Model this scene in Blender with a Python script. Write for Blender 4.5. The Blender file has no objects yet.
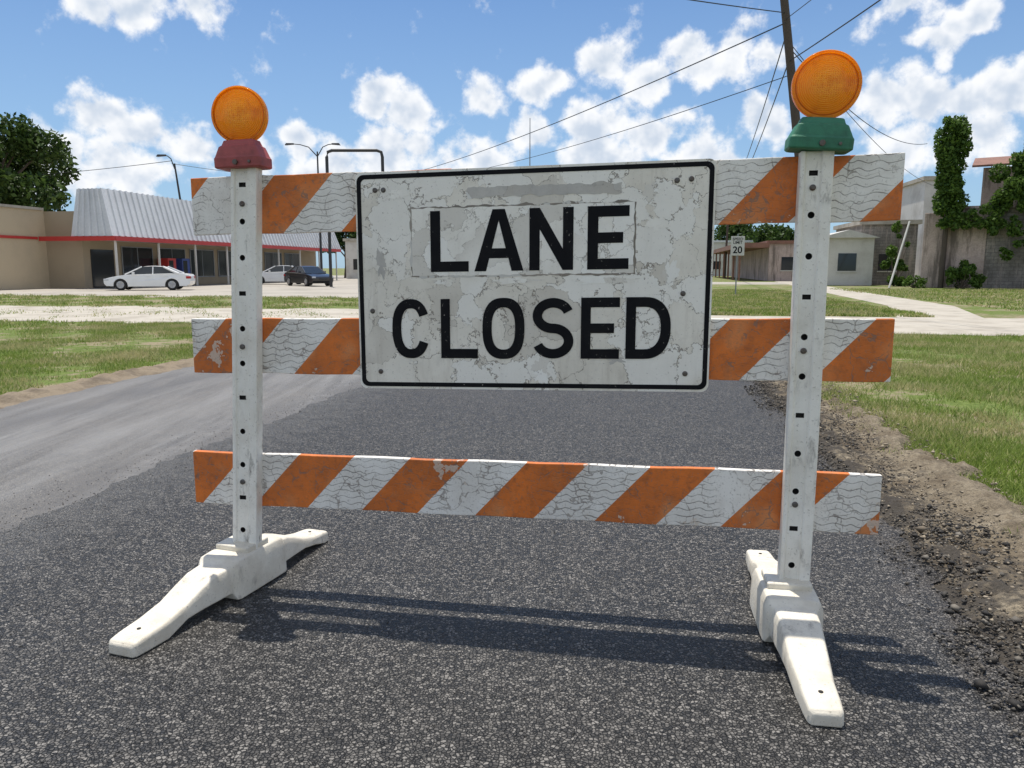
import bpy, bmesh, math, random
import numpy as np
from mathutils import Vector, Matrix, noise as mnoise
random.seed(7); rng=np.random.default_rng(7)
scene=bpy.context.scene
COL=scene.collection
R=math.radians
EX=(0.984,-0.177); EY=(0.177,0.984)
RZ=math.atan2(-0.177,0.984)
def W(x,y): return (x*EX[0]+y*EY[0], x*EX[1]+y*EY[1])

# ---------------------------------------------------------------- node helpers
def N(nt,t,ins=None,**props):
    n=nt.nodes.new(t)
    for k,v in props.items(): setattr(n,k,v)
    if ins:
        for k,v in ins.items():
            s=n.inputs[k]
            if isinstance(v,bpy.types.NodeSocket): nt.links.new(v,s)
            else: s.default_value=v
    return n
def mt(nt,op,a,b=None,c=None,clamp=False):
    n=nt.nodes.new('ShaderNodeMath'); n.operation=op; n.use_clamp=clamp
    for i,v in enumerate((a,b,c)):
        if v is None: continue
        if isinstance(v,bpy.types.NodeSocket): nt.links.new(v,n.inputs[i])
        else: n.inputs[i].default_value=v
    return n.outputs[0]
def vm(nt,op,a,b=None):
    n=nt.nodes.new('ShaderNodeVectorMath'); n.operation=op
    for i,v in enumerate((a,b)):
        if v is None: continue
        if isinstance(v,bpy.types.NodeSocket): nt.links.new(v,n.inputs[i])
        else: n.inputs[i].default_value=v
    return n
def c4(c): return (c[0],c[1],c[2],1.0) if not isinstance(c,bpy.types.NodeSocket) else c
def mixc(nt,f,a,b,blend='MIX'):
    n=nt.nodes.new('ShaderNodeMix'); n.data_type='RGBA'; n.blend_type=blend
    for i,v in ((0,f),(6,c4(a)),(7,c4(b))):
        if isinstance(v,bpy.types.NodeSocket): nt.links.new(v,n.inputs[i])
        else: n.inputs[i].default_value=v
    return n.outputs[2]
def mr(nt,v,a,b,c=0.0,d=1.0,smooth=False):
    n=nt.nodes.new('ShaderNodeMapRange'); n.clamp=True
    if smooth: n.interpolation_type='SMOOTHSTEP'
    for i,x in enumerate((v,a,b,c,d)):
        if isinstance(x,bpy.types.NodeSocket): nt.links.new(x,n.inputs[i])
        else: n.inputs[i].default_value=x
    return n.outputs[0]
def noi(nt,vec,scale,detail=4,rough=0.55,dist=0.0):
    return N(nt,'ShaderNodeTexNoise',{'Vector':vec,'Scale':scale,'Detail':detail,'Roughness':rough,'Distortion':dist})
def coords(nt): return N(nt,'ShaderNodeTexCoord').outputs['Object']
def mapping(nt,vec,scale=(1,1,1),rot=(0,0,0),loc=(0,0,0)):
    return N(nt,'ShaderNodeMapping',{'Vector':vec,'Scale':scale,'Rotation':rot,'Location':loc}).outputs[0]
def newmat(name):
    m=bpy.data.materials.new(name); m.use_nodes=True
    nt=m.node_tree; b=nt.nodes['Principled BSDF']
    return m,nt,b
def setb(nt,b,**kw):
    names={'col':'Base Color','rough':'Roughness','metal':'Metallic','nrm':'Normal','spec':'Specular IOR Level','coat':'Coat Weight'}
    for k,v in kw.items():
        s=b.inputs[names[k]]
        if isinstance(v,bpy.types.NodeSocket): nt.links.new(v,s)
        elif k=='col': s.default_value=c4(v)
        else: s.default_value=v
def bump(nt,h,strength=0.5,dist=0.01):
    return N(nt,'ShaderNodeBump',{'Height':h,'Strength':strength,'Distance':dist}).outputs[0]
def weathered(name,col,dark=None,scale=3.0,rough=0.6,amt=0.5,fine=60,bstr=0.2,metal=0.0,bd=0.003):
    m,nt,b=newmat(name); v=coords(nt)
    dark=dark or tuple(c*0.55 for c in col)
    n1=noi(nt,v,scale,4,0.65).outputs[0]; n2=noi(nt,v,fine,2,0.6).outputs[0]
    f=mr(nt,n1,0.45,0.75,0,amt)
    c=mixc(nt,f,col,dark)
    c=mixc(nt,mr(nt,n2,0.3,0.7,0,0.25),c,tuple(x*0.6 for x in col))
    setb(nt,b,col=c,rough=rough,metal=metal,nrm=bump(nt,n2,bstr,bd))
    return m

# ---------------------------------------------------------------- mesh helpers
def setlabel(o,label=None,category=None,group=None,kind=None):
    if label: o["label"]=label
    if category: o["category"]=category
    if group: o["group"]=group
    if kind: o["kind"]=kind
def mobj(name,verts,faces,mat=None,parent=None,smooth=False,bevel=0,seg=2):
    me=bpy.data.meshes.new(name); me.from_pydata([tuple(v) for v in verts],[],[tuple(f) for f in faces]); me.update()
    bm=bmesh.new(); bm.from_mesh(me); bmesh.ops.recalc_face_normals(bm,faces=bm.faces); bm.to_mesh(me); bm.free()
    if mat: me.materials.append(mat)
    if smooth:
        for p in me.polygons: p.use_smooth=True
    o=bpy.data.objects.new(name,me); COL.objects.link(o)
    if parent: o.parent=parent
    if bevel>0:
        md=o.modifiers.new('bevel','BEVEL'); md.width=bevel; md.segments=seg; md.limit_method='ANGLE'; md.angle_limit=R(35)
    return o
def empty(name,loc=(0,0,0),rz=0,parent=None):
    o=bpy.data.objects.new(name,None); o.empty_display_size=0.1; COL.objects.link(o)
    o.location=loc; o.rotation_euler=(0,0,rz)
    if parent: o.parent=parent
    return o
class MB:
    def __init__(s): s.v=[]; s.f=[]
    def add(s,v,f):
        o=len(s.v); s.v+= [tuple(x) for x in v]; s.f+=[tuple(i+o for i in q) for q in f]; return s
    def box(s,x0,x1,y0,y1,z0,z1):
        v=[(x0,y0,z0),(x1,y0,z0),(x1,y1,z0),(x0,y1,z0),(x0,y0,z1),(x1,y0,z1),(x1,y1,z1),(x0,y1,z1)]
        f=[(0,3,2,1),(4,5,6,7),(0,1,5,4),(1,2,6,5),(2,3,7,6),(3,0,4,7)]
        return s.add(v,f)
    def tube(s,pts,rad,n=8,cap=True):
        pts=[Vector(p) for p in pts]
        if not hasattr(rad,'__len__'): rad=[rad]*len(pts)
        vs=[];fs=[]
        ref=Vector((0,0,1))
        for i,p in enumerate(pts):
            a=pts[max(i-1,0)]; b=pts[min(i+1,len(pts)-1)]
            t=(b-a).normalized()
            r=ref if abs(t.dot(ref))<0.95 else Vector((1,0,0))
            u=t.cross(r).normalized(); w=t.cross(u).normalized()
            for k in range(n):
                an=2*math.pi*k/n
                vs.append(p+(u*math.cos(an)+w*math.sin(an))*rad[i])
        for i in range(len(pts)-1):
            for k in range(n):
                a=i*n+k; b=i*n+(k+1)%n
                fs.append((a,b,b+n,a+n))
        if cap:
            fs.append(tuple(range(n))); fs.append(tuple((len(pts)-1)*n+k for k in range(n)))
        return s.add(vs,fs)
    def obj(s,name,mat,parent=None,**k): return mobj(name,s.v,s.f,mat,parent,**k)
def npmesh(name,V,F,mat,parent=None):
    me=bpy.data.meshes.new(name)
    V=np.asarray(V,dtype=np.float32); F=np.asarray(F,dtype=np.int32)
    k=F.shape[1]
    me.vertices.add(len(V)); me.vertices.foreach_set('co',V.ravel())
    me.loops.add(F.size); me.loops.foreach_set('vertex_index',F.ravel())
    me.polygons.add(len(F)); me.polygons.foreach_set('loop_start',np.arange(0,F.size,k,dtype=np.int32))
    me.update(calc_edges=True); me.validate()
    me.materials.append(mat)
    o=bpy.data.objects.new(name,me); COL.objects.link(o)
    if parent: o.parent=parent
    return o
def loops_to_obj(name,loops,depth,mat,parent,place):
    cu=bpy.data.curves.new(name,'CURVE'); cu.dimensions='2D'; cu.fill_mode='BOTH'; cu.extrude=depth/2
    for lp in loops:
        sp=cu.splines.new('POLY'); sp.points.add(len(lp)-1)
        for i,(x,y) in enumerate(lp): sp.points[i].co=(x,y,0,1)
        sp.use_cyclic_u=True
    tmp=bpy.data.objects.new('tmp',cu); COL.objects.link(tmp)
    dg=bpy.context.evaluated_depsgraph_get(); me=bpy.data.meshes.new_from_object(tmp.evaluated_get(dg))
    bpy.data.objects.remove(tmp)
    for v in me.vertices: v.co=place(*v.co)
    me.materials.clear(); me.materials.append(mat); me.name=name
    o=bpy.data.objects.new(name,me); COL.objects.link(o); o.parent=parent
    return o

# ---------------------------------------------------------------- camera
cam=bpy.data.cameras.new('camera'); cam.sensor_width=36; cam.lens=27.07; cam.clip_end=6000; cam.clip_start=0.05
co=bpy.data.objects.new('camera',cam); COL.objects.link(co); co.location=(0,0,1.2); co.rotation_euler=(R(90-8.57),0,0)
scene.camera=co
scene.view_settings.view_transform='Standard'; scene.view_settings.look='None'; scene.view_settings.exposure=0
# ---------------------------------------------------------------- sun
S=Vector((-0.085,0.245,1)).normalized()
sl=bpy.data.lights.new('sun','SUN'); sl.energy=5.0; sl.angle=R(0.5); sl.color=(1.0,0.945,0.86)
so=bpy.data.objects.new('sun',sl); COL.objects.link(so); so.rotation_euler=S.to_track_quat('Z','Y').to_euler(); so.location=(0,0,30)
# ---------------------------------------------------------------- world
w=bpy.data.worlds.new('World'); scene.world=w; w.use_nodes=True
nt=w.node_tree; bg=nt.nodes['Background']
sky=N(nt,'ShaderNodeTexSky',sky_type='NISHITA',sun_disc=False,sun_elevation=math.asin(S.z),sun_rotation=math.atan2(S.x,S.y),altitude=0,air_density=1.0,dust_density=0.6,ozone_density=3.0)
g=N(nt,'ShaderNodeTexCoord').outputs['Generated']
blobs=[(95,0,28),(150,2,34),(210,10,32),
(98,112,32),(140,130,38),(60,144,30),(190,146,28),(110,170,52),(25,176,32),
(385,94,28),(412,116,34),(300,142,26),(250,156,30),(395,152,42),(325,170,38),
(545,80,28),(600,62,34),(645,74,34),(690,58,32),(735,44,30),(488,96,26),(530,130,32),(600,122,36),(655,130,34),(600,156,46),(700,152,40),(772,50,20),
(765,120,28),(885,108,34),(925,96,34),(968,92,28),(1010,90,34),(900,144,40),(985,136,40),(720,162,40),(475,168,42),
(895,2,32),(930,42,20),(955,14,28)]
wn=noi(nt,g,15,2,0.6).outputs[1]
wv=vm(nt,'MULTIPLY',vm(nt,'SUBTRACT',wn,(0.5,0.5,0.5)).outputs[0],(0.07,0.07,0.07)).outputs[0]
v2=vm(nt,'ADD',g,wv).outputs[0]
vs_=vm(nt,'MULTIPLY',v2,(1,1,1.4)).outputs[0]
cur=None
for px,py,r in blobs:
    u=(px-512)*0.00125; vv=0.3237-py*0.001186
    c=Vector((u,1,vv)).normalized(); c.z*=1.4
    d=vm(nt,'DISTANCE',vs_,tuple(c)).outputs['Value']
    q=mt(nt,'MULTIPLY_ADD',d,-1.0/(r*0.00125*1.30),1.0)
    cur=q if cur is None else mt(nt,'MAXIMUM',cur,q)
ge=noi(nt,g,2.6,2,0.5).outputs[0]
sepg=N(nt,'ShaderNodeSeparateXYZ',{'Vector':g}); z=sepg.outputs[2]
msk=mr(nt,sepg.outputs[1],0.70,0.45)
gg=mt(nt,'MULTIPLY',mr(nt,ge,0.42,0.60,0,0.7),msk)
cur=mt(nt,'MAXIMUM',mt(nt,'MAXIMUM',cur,-0.6),gg)
n2=noi(nt,g,24,6,0.60,0.0).outputs[0]
nU=noi(nt,vm(nt,'ADD',g,(-0.004,0.0,0.013)).outputs[0],24,3,0.55,0.0).outputs[0]
D1=mt(nt,'MULTIPLY_ADD',mt(nt,'SUBTRACT',n2,0.5),1.8,cur)
alpha=mr(nt,D1,0.14,0.60,0,1,True)
th=mt(nt,'ADD',mt(nt,'MULTIPLY',D1,0.75),mt(nt,'MULTIPLY',mt(nt,'SUBTRACT',nU,n2),2.2))
shade=mr(nt,th,0.18,1.0,0,1,True)
cc=mixc(nt,shade,(9.9,10.05,10.3),(5.9,6.8,8.1))
skyc=mixc(nt,1.0,sky.outputs[0],(0.66,0.91,1.18),'MULTIPLY')
haze=mr(nt,z,0.0,0.40,0.62,0.03)
skyc=mixc(nt,haze,skyc,(4.8,6.8,8.8))
final=mixc(nt,mt(nt,'MULTIPLY',alpha,mr(nt,z,0.0,0.06)),skyc,cc)
nt.links.new(final,bg.inputs[0]); bg.inputs[1].default_value=0.1

# ================================================================ MATERIALS
def asphalt(name,lo,hi,scale,dust,bstr,seam=False):
    m,nt,b=newmat(name); v=coords(nt)
    nw=noi(nt,v,scale*0.8,0)
    vw=vm(nt,'ADD',v,vm(nt,'MULTIPLY',nw.outputs[1],(0.006,0.006,0.006)).outputs[0]).outputs[0]
    vo=N(nt,'ShaderNodeTexVoronoi',{'Vector':vw,'Scale':scale,'Randomness':1.0},feature='F1')
    ve=N(nt,'ShaderNodeTexVoronoi',{'Vector':vw,'Scale':scale,'Randomness':1.0},feature='DISTANCE_TO_EDGE')
    sp=N(nt,'ShaderNodeSeparateColor',{'Color':vo.outputs['Color']})
    rnd=sp.outputs[0]
    edge=mr(nt,ve.outputs[0],0.0,0.14)
    stone=mr(nt,mt(nt,'POWER',rnd,2.0),0,1,lo,hi)
    fine=noi(nt,v,scale*4,1,0.7).outputs[0]
    val=mt(nt,'MULTIPLY',stone,mt(nt,'MULTIPLY_ADD',fine,0.9,0.55))
    val=mt(nt,'MULTIPLY',val,mr(nt,edge,0,1,0.16,1))
    col=N(nt,'ShaderNodeCombineColor',{0:val,1:mt(nt,'MULTIPLY',val,0.945),2:mt(nt,'MULTIPLY',val,0.865)}).outputs[0]
    big=noi(nt,v,0.9,4,0.6).outputs[0]; mid=noi(nt,v,7,4,0.65).outputs[0]
    col=mixc(nt,mr(nt,mid,0.40,0.75,0,0.3),col,(lo*0.9,lo*0.87,lo*0.82))
    col=mixc(nt,mt(nt,'MULTIPLY',mr(nt,big,0.42,0.75,0,dust),mr(nt,fine,0.3,0.7,0.5,1)),col,(0.22,0.20,0.175))
    if seam:
        sx=N(nt,'ShaderNodeSeparateXYZ',{'Vector':mapping(nt,v,(1,1,1),(0,0,-RZ))}).outputs[0]
        f=mt(nt,'MULTIPLY',mr(nt,mt(nt,'ADD',sx,mt(nt,'MULTIPLY',mt(nt,'SUBTRACT',mid,0.5),1.2)),-2.95,-2.35,0.7,0),mr(nt,fine,0.35,0.6,0.6,1))
        col=mixc(nt,f,col,(0.16,0.155,0.145))
        sx2=mr(nt,mt(nt,'ADD',sx,mt(nt,'MULTIPLY',mt(nt,'SUBTRACT',mid,0.5),0.8)),0.95,1.2,0,0.5)
        col=mixc(nt,sx2,col,(0.13,0.11,0.09))
    h=mt(nt,'ADD',mt(nt,'MULTIPLY',edge,0.6),mt(nt,'MULTIPLY',sp.outputs[1],0.8))
    h=mt(nt,'MULTIPLY',h,mr(nt,edge,0,1,0.25,1))
    setb(nt,b,col=col,rough=mr(nt,rnd,0,1,0.45,0.8),nrm=bump(nt,h,bstr,0.007),spec=0.45)
    return m,nt,b,col,v
M_FRESH,_,_,_,_=asphalt('fresh_asphalt',0.028,0.235,100,0.10,1.0,True)
m,nt,b,col,v=asphalt('worn_asphalt',0.12,0.24,130,0.5,0.3); M_OLD=m
st=mapping(nt,v,(1.0,0.09,1),(0,0,-RZ))
n1=noi(nt,st,3.2,6,0.7,0.3).outputs[0]
c=mixc(nt,mr(nt,n1,0.42,0.66,0,0.55),col,(0.245,0.24,0.23))
sm=noi(nt,mapping(nt,v,(1,0.13,1),(0,0,-RZ)),2.4,6,0.75,0.8).outputs[0]
c=mixc(nt,mr(nt,sm,0.52,0.68,0,0.6),c,(0.07,0.068,0.066))
sx=N(nt,'ShaderNodeSeparateXYZ',{'Vector':mapping(nt,v,(1,1,1),(0,0,-RZ))}).outputs[0]
f=mr(nt,mt(nt,'ADD',sx,mt(nt,'MULTIPLY',mt(nt,'SUBTRACT',noi(nt,v,6,5,0.75).outputs[0],0.5),1.6)),-3.35,-2.95,0,0.5)
c=mixc(nt,f,c,(0.085,0.08,0.075))
tr=mt(nt,'MULTIPLY',mr(nt,mt(nt,'ABSOLUTE',mt(nt,'ADD',sx,4.9)),0.05,0.28,1,0),mr(nt,n1,0.4,0.6,0.1,0.55))
c=mixc(nt,tr,c,(0.06,0.058,0.057))
nt.links.new(c,b.inputs['Base Color'])
# dirt
m,nt,b=newmat('dirt_soil'); v=coords(nt); M_DIRT=m
n1=noi(nt,v,2.2,6,0.7).outputs[0]; n2=noi(nt,v,40,4,0.7).outputs[0]; n3=noi(nt,v,9,4,0.7).outputs[0]
c=mixc(nt,mr(nt,n1,0.38,0.64),(0.155,0.122,0.083),(0.36,0.305,0.22))
c=mixc(nt,mr(nt,n2,0.43,0.68,0,0.7),c,(0.10,0.082,0.060))
sx=N(nt,'ShaderNodeSeparateXYZ',{'Vector':mapping(nt,v,(1,1,1),(0,0,-RZ))}).outputs[0]
blk=mr(nt,mt(nt,'ADD',sx,mt(nt,'MULTIPLY',mt(nt,'SUBTRACT',n3,0.5),1.9)),1.20,1.52,1,0)
c=mixc(nt,mt(nt,'MULTIPLY',blk,0.9),c,mixc(nt,n2,(0.018,0.017,0.016),(0.11,0.098,0.085)))
setb(nt,b,col=c,rough=0.95,nrm=bump(nt,mt(nt,'ADD',n2,mt(nt,'MULTIPLY',n3,0.8)),1.0,0.03),spec=0.15)
# ground
m,nt,b=newmat('turf_ground'); v=coords(nt); M_GROUND=m
n1=noi(nt,v,0.5,6,0.65).outputs[0]; n2=noi(nt,v,30,3,0.75).outputs[0]; n3=noi(nt,v,4,4,0.7).outputs[0]
c=mixc(nt,mr(nt,n2,0.3,0.7),(0.075,0.115,0.025),(0.19,0.235,0.07))
soil=mixc(nt,n2,(0.17,0.135,0.09),(0.40,0.33,0.23))
c=mixc(nt,mr(nt,mt(nt,'ADD',mt(nt,'MULTIPLY',n1,0.65),mt(nt,'MULTIPLY',n3,0.35)),0.48,0.56,0,0.9),c,soil)
setb(nt,b,col=c,rough=0.95,nrm=bump(nt,mt(nt,'ADD',n2,n3),0.8,0.03),spec=0.1)
def leafmat(name,a,bb,dry=None,tr=0.35):
    m=bpy.data.materials.new(name); m.use_nodes=True; nt=m.node_tree; nt.nodes.clear()
    gi=N(nt,'ShaderNodeNewGeometry').outputs['Random Per Island']
    c=mixc(nt,gi,a,bb)
    if dry:
        v=coords(nt); n=noi(nt,v,0.8,2,0.6).outputs[0]
        f=mr(nt,mt(nt,'ADD',mt(nt,'MULTIPLY',gi,0.35),n),0.62,0.80,0,0.85)
        c=mixc(nt,f,c,dry)
    d=N(nt,'ShaderNodeBsdfPrincipled',{'Base Color':c,'Roughness':0.6,'Specular IOR Level':0.25})
    t=N(nt,'ShaderNodeBsdfTranslucent',{'Color':c})
    mx=N(nt,'ShaderNodeMixShader',{0:tr,1:d.outputs[0],2:t.outputs[0]})
    o=N(nt,'ShaderNodeOutputMaterial',{'Surface':mx.outputs[0]})
    return m
M_GRASS=leafmat('grass_blade',(0.12,0.19,0.03),(0.30,0.38,0.08),(0.48,0.42,0.22),0.4)
M_LEAF=leafmat('tree_leaf',(0.018,0.042,0.010),(0.085,0.14,0.03),None,0.3)
M_VINE=leafmat('vine_leaf',(0.03,0.07,0.012),(0.14,0.23,0.04),None,0.35)
M_BARK=weathered('bark',(0.13,0.10,0.075),scale=4,rough=0.9,bstr=0.6)
M_WOOD=weathered('pole_wood',(0.085,0.065,0.05),scale=2,rough=0.85)
M_CONC=weathered('concrete_slab',(0.46,0.42,0.35),(0.25,0.215,0.165),1.1,0.9,0.95,45,0.3)
M_CONC2=weathered('lot_paving',(0.40,0.365,0.31),(0.24,0.215,0.175),0.3,0.9,0.9,20,0.2)
M_TAN_LIT=weathered('tan_stucco_lit',(0.54,0.44,0.30),(0.40,0.33,0.23),0.5,0.85,0.6,20,0.2)  # lit copy of the store stucco, light put into the colour
M_TAN_SHADE=weathered('tan_stucco_shade',(0.36,0.29,0.20),(0.28,0.23,0.16),0.5,0.85,0.6,20,0.2)  # same stucco with shade painted in as a darker tan
M_RED=weathered('red_trim',(0.50,0.04,0.035),scale=1,rough=0.5,amt=0.3)
M_METALW=weathered('pale_metal_roof',(0.66,0.67,0.68),(0.48,0.49,0.50),0.4,0.5,0.6,8,0.1)
M_GLASSD,ntg,bb_=newmat('dark_glass'); setb(ntg,bb_,col=(0.02,0.025,0.03),rough=0.08,spec=0.6)
M_DARK=weathered('dark_metal',(0.03,0.03,0.032),rough=0.5)
M_GALV=weathered('galvanised_steel',(0.30,0.31,0.32),rough=0.45,metal=0.6)
M_WHITEW=weathered('white_wall',(0.62,0.60,0.56),(0.40,0.37,0.33),0.6,0.85,0.9,15,0.2)
M_RUST=weathered('rusty_sheet',(0.26,0.13,0.09),(0.13,0.07,0.05),1.2,0.8,0.8,12,0.2)
def grimy(name,a,bdark,stain,brick=False):
    m,nt,b=newmat(name); v=coords(nt)
    n1=noi(nt,v,0.7,6,0.7).outputs[0]; n2=noi(nt,mapping(nt,v,(1.6,1.6,0.22)),1.3,5,0.7).outputs[0]; n3=noi(nt,v,14,3,0.6).outputs[0]
    base=a
    if brick:
        br=N(nt,'ShaderNodeTexBrick',{'Vector':mapping(nt,v,(1,1,1),(R(90),0,0)),'Color1':c4(a),'Color2':c4(tuple(x*1.25 for x in a)),'Mortar':c4(tuple(x*0.6 for x in a)),'Scale':1.0,'Mortar Size':0.015,'Brick Width':0.42,'Row Height':0.21})
        base=br.outputs[0]
    c=mixc(nt,mr(nt,n1,0.40,0.64,0,0.85),base,bdark)
    c=mixc(nt,mr(nt,n2,0.50,0.62,0,0.85),c,stain)
    c=mixc(nt,mr(nt,n3,0.4,0.7,0,0.35),c,tuple(x*0.5 for x in bdark))
    setb(nt,b,col=c,rough=0.95,nrm=bump(nt,n3,0.4,0.03)); return m
M_PINK=grimy('pinkish_plaster',(0.56,0.44,0.39),(0.36,0.285,0.25),(0.15,0.12,0.10))
M_BLOCK=grimy('concrete_block',(0.26,0.235,0.21),(0.13,0.115,0.10),(0.42,0.35,0.31),True)
def plastic(name,base,ga=0.5,seed=0,dirt=0.8):
    m,nt,b=newmat(name); v=mapping(nt,coords(nt),(1,1,1),(0,0,0),(seed,seed,seed))
    n1=noi(nt,v,6,5,0.7).outputs[0]; n2=noi(nt,mapping(nt,v,(1,1,0.35)),24,5,0.75).outputs[0]; n3=noi(nt,v,110,2,0.7).outputs[0]
    n4=noi(nt,v,2.6,3,0.6).outputs[0]
    c=mixc(nt,mr(nt,n1,0.40,0.70,0,ga),base,(0.50,0.44,0.34))
    c=mixc(nt,mt(nt,'MULTIPLY',mr(nt,n2,0.52,0.66),mr(nt,n4,0.50,0.60,0.05,dirt)),c,(0.17,0.15,0.13))
    c=mixc(nt,mr(nt,n3,0.62,0.72,0,0.5),c,(0.22,0.19,0.15))
    setb(nt,b,col=c,rough=0.5,nrm=bump(nt,mt(nt,'ADD',n3,n1),0.3,0.003),spec=0.35)
    return m
M_POST=plastic('white_plastic_upright',(0.88,0.85,0.77),0.40,2,0.9)
M_FOOT=plastic('white_plastic_foot',(0.76,0.71,0.60),0.65,5,0.75)
M_HOLE,nth,bh=newmat('hole_dark'); setb(nth,bh,col=(0.02,0.018,0.016),rough=0.9)  # in the upright holes, near-black paints the shade of the hollow inside
M_BOLT=weathered('bolt_steel',(0.14,0.13,0.12),(0.12,0.05,0.02),60,0.45,0.8,200,0.3,0.7)

# ================================================================ GROUND SHEETS
o=mobj('ground',[(-3000,-3000,-0.016),(3000,-3000,-0.016),(3000,3000,-0.016),(-3000,3000,-0.016)],[(0,1,2,3)],M_GROUND); setlabel(o,'patchy green and tan turf ground around the road',None,None,'structure')
def ysteps(y0,y1):
    ys=[y0]
    while ys[-1]<y1:
        y=ys[-1]; ys.append(y+(0.03 if -1<y<9 else 0.25 if y<25 else 4))
    return ys
def jn(y,s,f=1.0,a=0): return (mnoise.fractal(Vector((y*f,s*7.3,a)),0.9,2.0,5))
def strip(name,y0,y1,fl,fr,z,mat,label):
    V=[];F=[]
    for i,y in enumerate(ysteps(y0,y1)):
        V+=[(*W(fl(y),y),z),(*W(fr(y),y),z)]
        if i: a=2*i; F.append((a-2,a-1,a+1,a))
    o=mobj(name,V,F,mat); setlabel(o,label,None,None,'structure'); return o
strip('road',-6,600,lambda y:-5.66+0.12*jn(y,1,1.5),lambda y:0.95,-0.008,M_OLD,'worn light grey asphalt lane beside the new surface')
strip('asphalt_road',-6,600,lambda y:-2.95+0.16*jn(y,3,0.8)+0.08*jn(y,9,6),lambda y:1.12+0.10*jn(y,4,1.3)+0.08*jn(y,5,7),-0.0,M_FRESH,'freshly laid dark coarse asphalt road surface')
def jagrect(name,x0,x1,y0,y1,z,mat,label,a=0.25,step=0.5):
    xs=np.arange(x0,x1+step,step); V=[];F=[]
    for i,x in enumerate(xs):
        V+=[(*W(x,y0+a*jn(x,11,0.5)),z),(*W(x,y1+a*jn(x,15,0.5)),z)]
        if i: k=2*i; F.append((k-2,k,k+1,k-1))
    o=mobj(name,V,F,mat); setlabel(o,label,None,None,'structure'); return o
jagrect('side_street',-80,-5.7,15.4,22.0,-0.010,M_CONC,'pale worn broken concrete side street',1.3,0.2)
jagrect('pavement',1.1,60,15.3,20.6,-0.010,M_CONC,'pale concrete pavement crossing the verge',0.2,0.3)
jagrect('parking_lot',-110,-7.5,30,120,-0.011,M_CONC2,'pale grey paved parking lot before the store',1.0,1)
V=[];F=[]
for i,(x,y) in enumerate([(7.0,20.5),(8.6,27),(9.8,45),(11.6,68),(13.4,92),(16,130)]):
    V+=[(*W(x-1.0,y),-0.012),(*W(x+1.0,y),-0.012)]
    if i: k=2*i; F.append((k-2,k-1,k+1,k))
o=mobj('footpath',V,F,M_CONC); setlabel(o,'pale concrete footpath through the grass verge',None,None,'structure')
jagrect('driveway',1.0,60,60,70,-0.013,M_CONC2,'pale paved driveway across the verge',0.6,2)
# dirt shoulder
def dlim(y):
    return max(1.86+0.28*jn(y,21,0.7)+0.16*jn(y,22,3)-max(0,(y-6))*0.06,1.24)
nx=84; ys=np.concatenate([np.arange(-1,8,0.025),np.arange(8,14,0.08),np.arange(14,60,0.4)])
xs=np.linspace(0.80,2.9,nx); V=[];F=[]
for j,y in enumerate(ys):
    lim=dlim(y)
    for i,x in enumerate(xs):
        t=min(max((x-1.08)/0.12,0),1); t2=min(max((lim-x)/0.10,0),1)
        hgt=mnoise.fractal(Vector((x*3.2,y*2.6,0)),0.8,2.1,6)*0.038+abs(mnoise.noise(Vector((x*13,y*13,4))))*0.032+abs(mnoise.noise(Vector((x*31,y*31,9))))*0.014
        rut=-0.04*math.exp(-((x-1.52-0.05*math.sin(y))/0.12)**2)+0.03*math.exp(-((x-1.76-0.05*math.sin(y))/0.10)**2)
        z=max(-0.007-0.004*(1-t)+t*(0.018+hgt+rut),-0.0095)
        z=z*t2+(-0.035)*(1-t2)
        V.append((*W(x,y),z))
    if j:
        a=(j-1)*nx; b2=j*nx
        for i in range(nx-1): F.append((a+i,a+i+1,b2+i+1,b2+i))
o=mobj('dirt_shoulder',V,F,M_DIRT,smooth=True); setlabel(o,'rutted brown dirt shoulder with asphalt crumbs',None,None,'structure')
V=[];F=[]
for j,y in enumerate(np.arange(-2,16.6,0.06)):
    for i,x in enumerate(np.linspace(-6.3,-5.45,18)):
        e=0.12*jn(y,33,1.5)
        k=math.exp(-((x+5.82+e)/0.17)**2)
        z=-0.020+0.065*k+0.04*mnoise.fractal(Vector((x*6,y*6,2)),0.8,2,4)*k
        V.append((*W(x,y),z))
    if j:
        a=(j-1)*18; b2=j*18
        for i in range(17): F.append((a+i,a+i+1,b2+i+1,b2+i))
M_DIRT2=weathered('bank_soil',(0.24,0.19,0.13),(0.08,0.06,0.04),4,0.95,1.0,50,0.8,bd=0.02)
o=mobj('dirt_bank',V,F,M_DIRT2,smooth=True); setlabel(o,'low crumbly soil bank along the road edge',None,None,'structure')

def pebbles(name,pts,sizes,mat,label):
    base=np.array([(1,0,0),(-1,0,0),(0,1,0),(0,-1,0),(0,0,1),(0,0,-1)],float)
    fc=np.array([(0,2,4),(2,1,4),(1,3,4),(3,0,4),(2,0,5),(1,2,5),(3,1,5),(0,3,5)])
    n=len(pts); V=np.zeros((n,6,3))
    jit=rng.uniform(0.55,1.25,(n,6,1)); ang=rng.uniform(0,6.28,n)
    b=base[None]*jit*np.array([1,0.8,0.6])[None,None]
    b=b+rng.uniform(-0.25,0.25,(n,6,3))
    ca,sa=np.cos(ang)[:,None],np.sin(ang)[:,None]
    x=b[:,:,0]*ca-b[:,:,1]*sa; y=b[:,:,0]*sa+b[:,:,1]*ca
    V[:,:,0]=x;V[:,:,1]=y;V[:,:,2]=b[:,:,2]
    V=V*sizes[:,None,None]+pts[:,None,:]
    F=(fc[None]+6*np.arange(n)[:,None,None]).reshape(-1,3)
    o=npmesh(name,V.reshape(-1,3),F,mat); setlabel(o,label,None,None,'stuff'); return o
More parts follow.
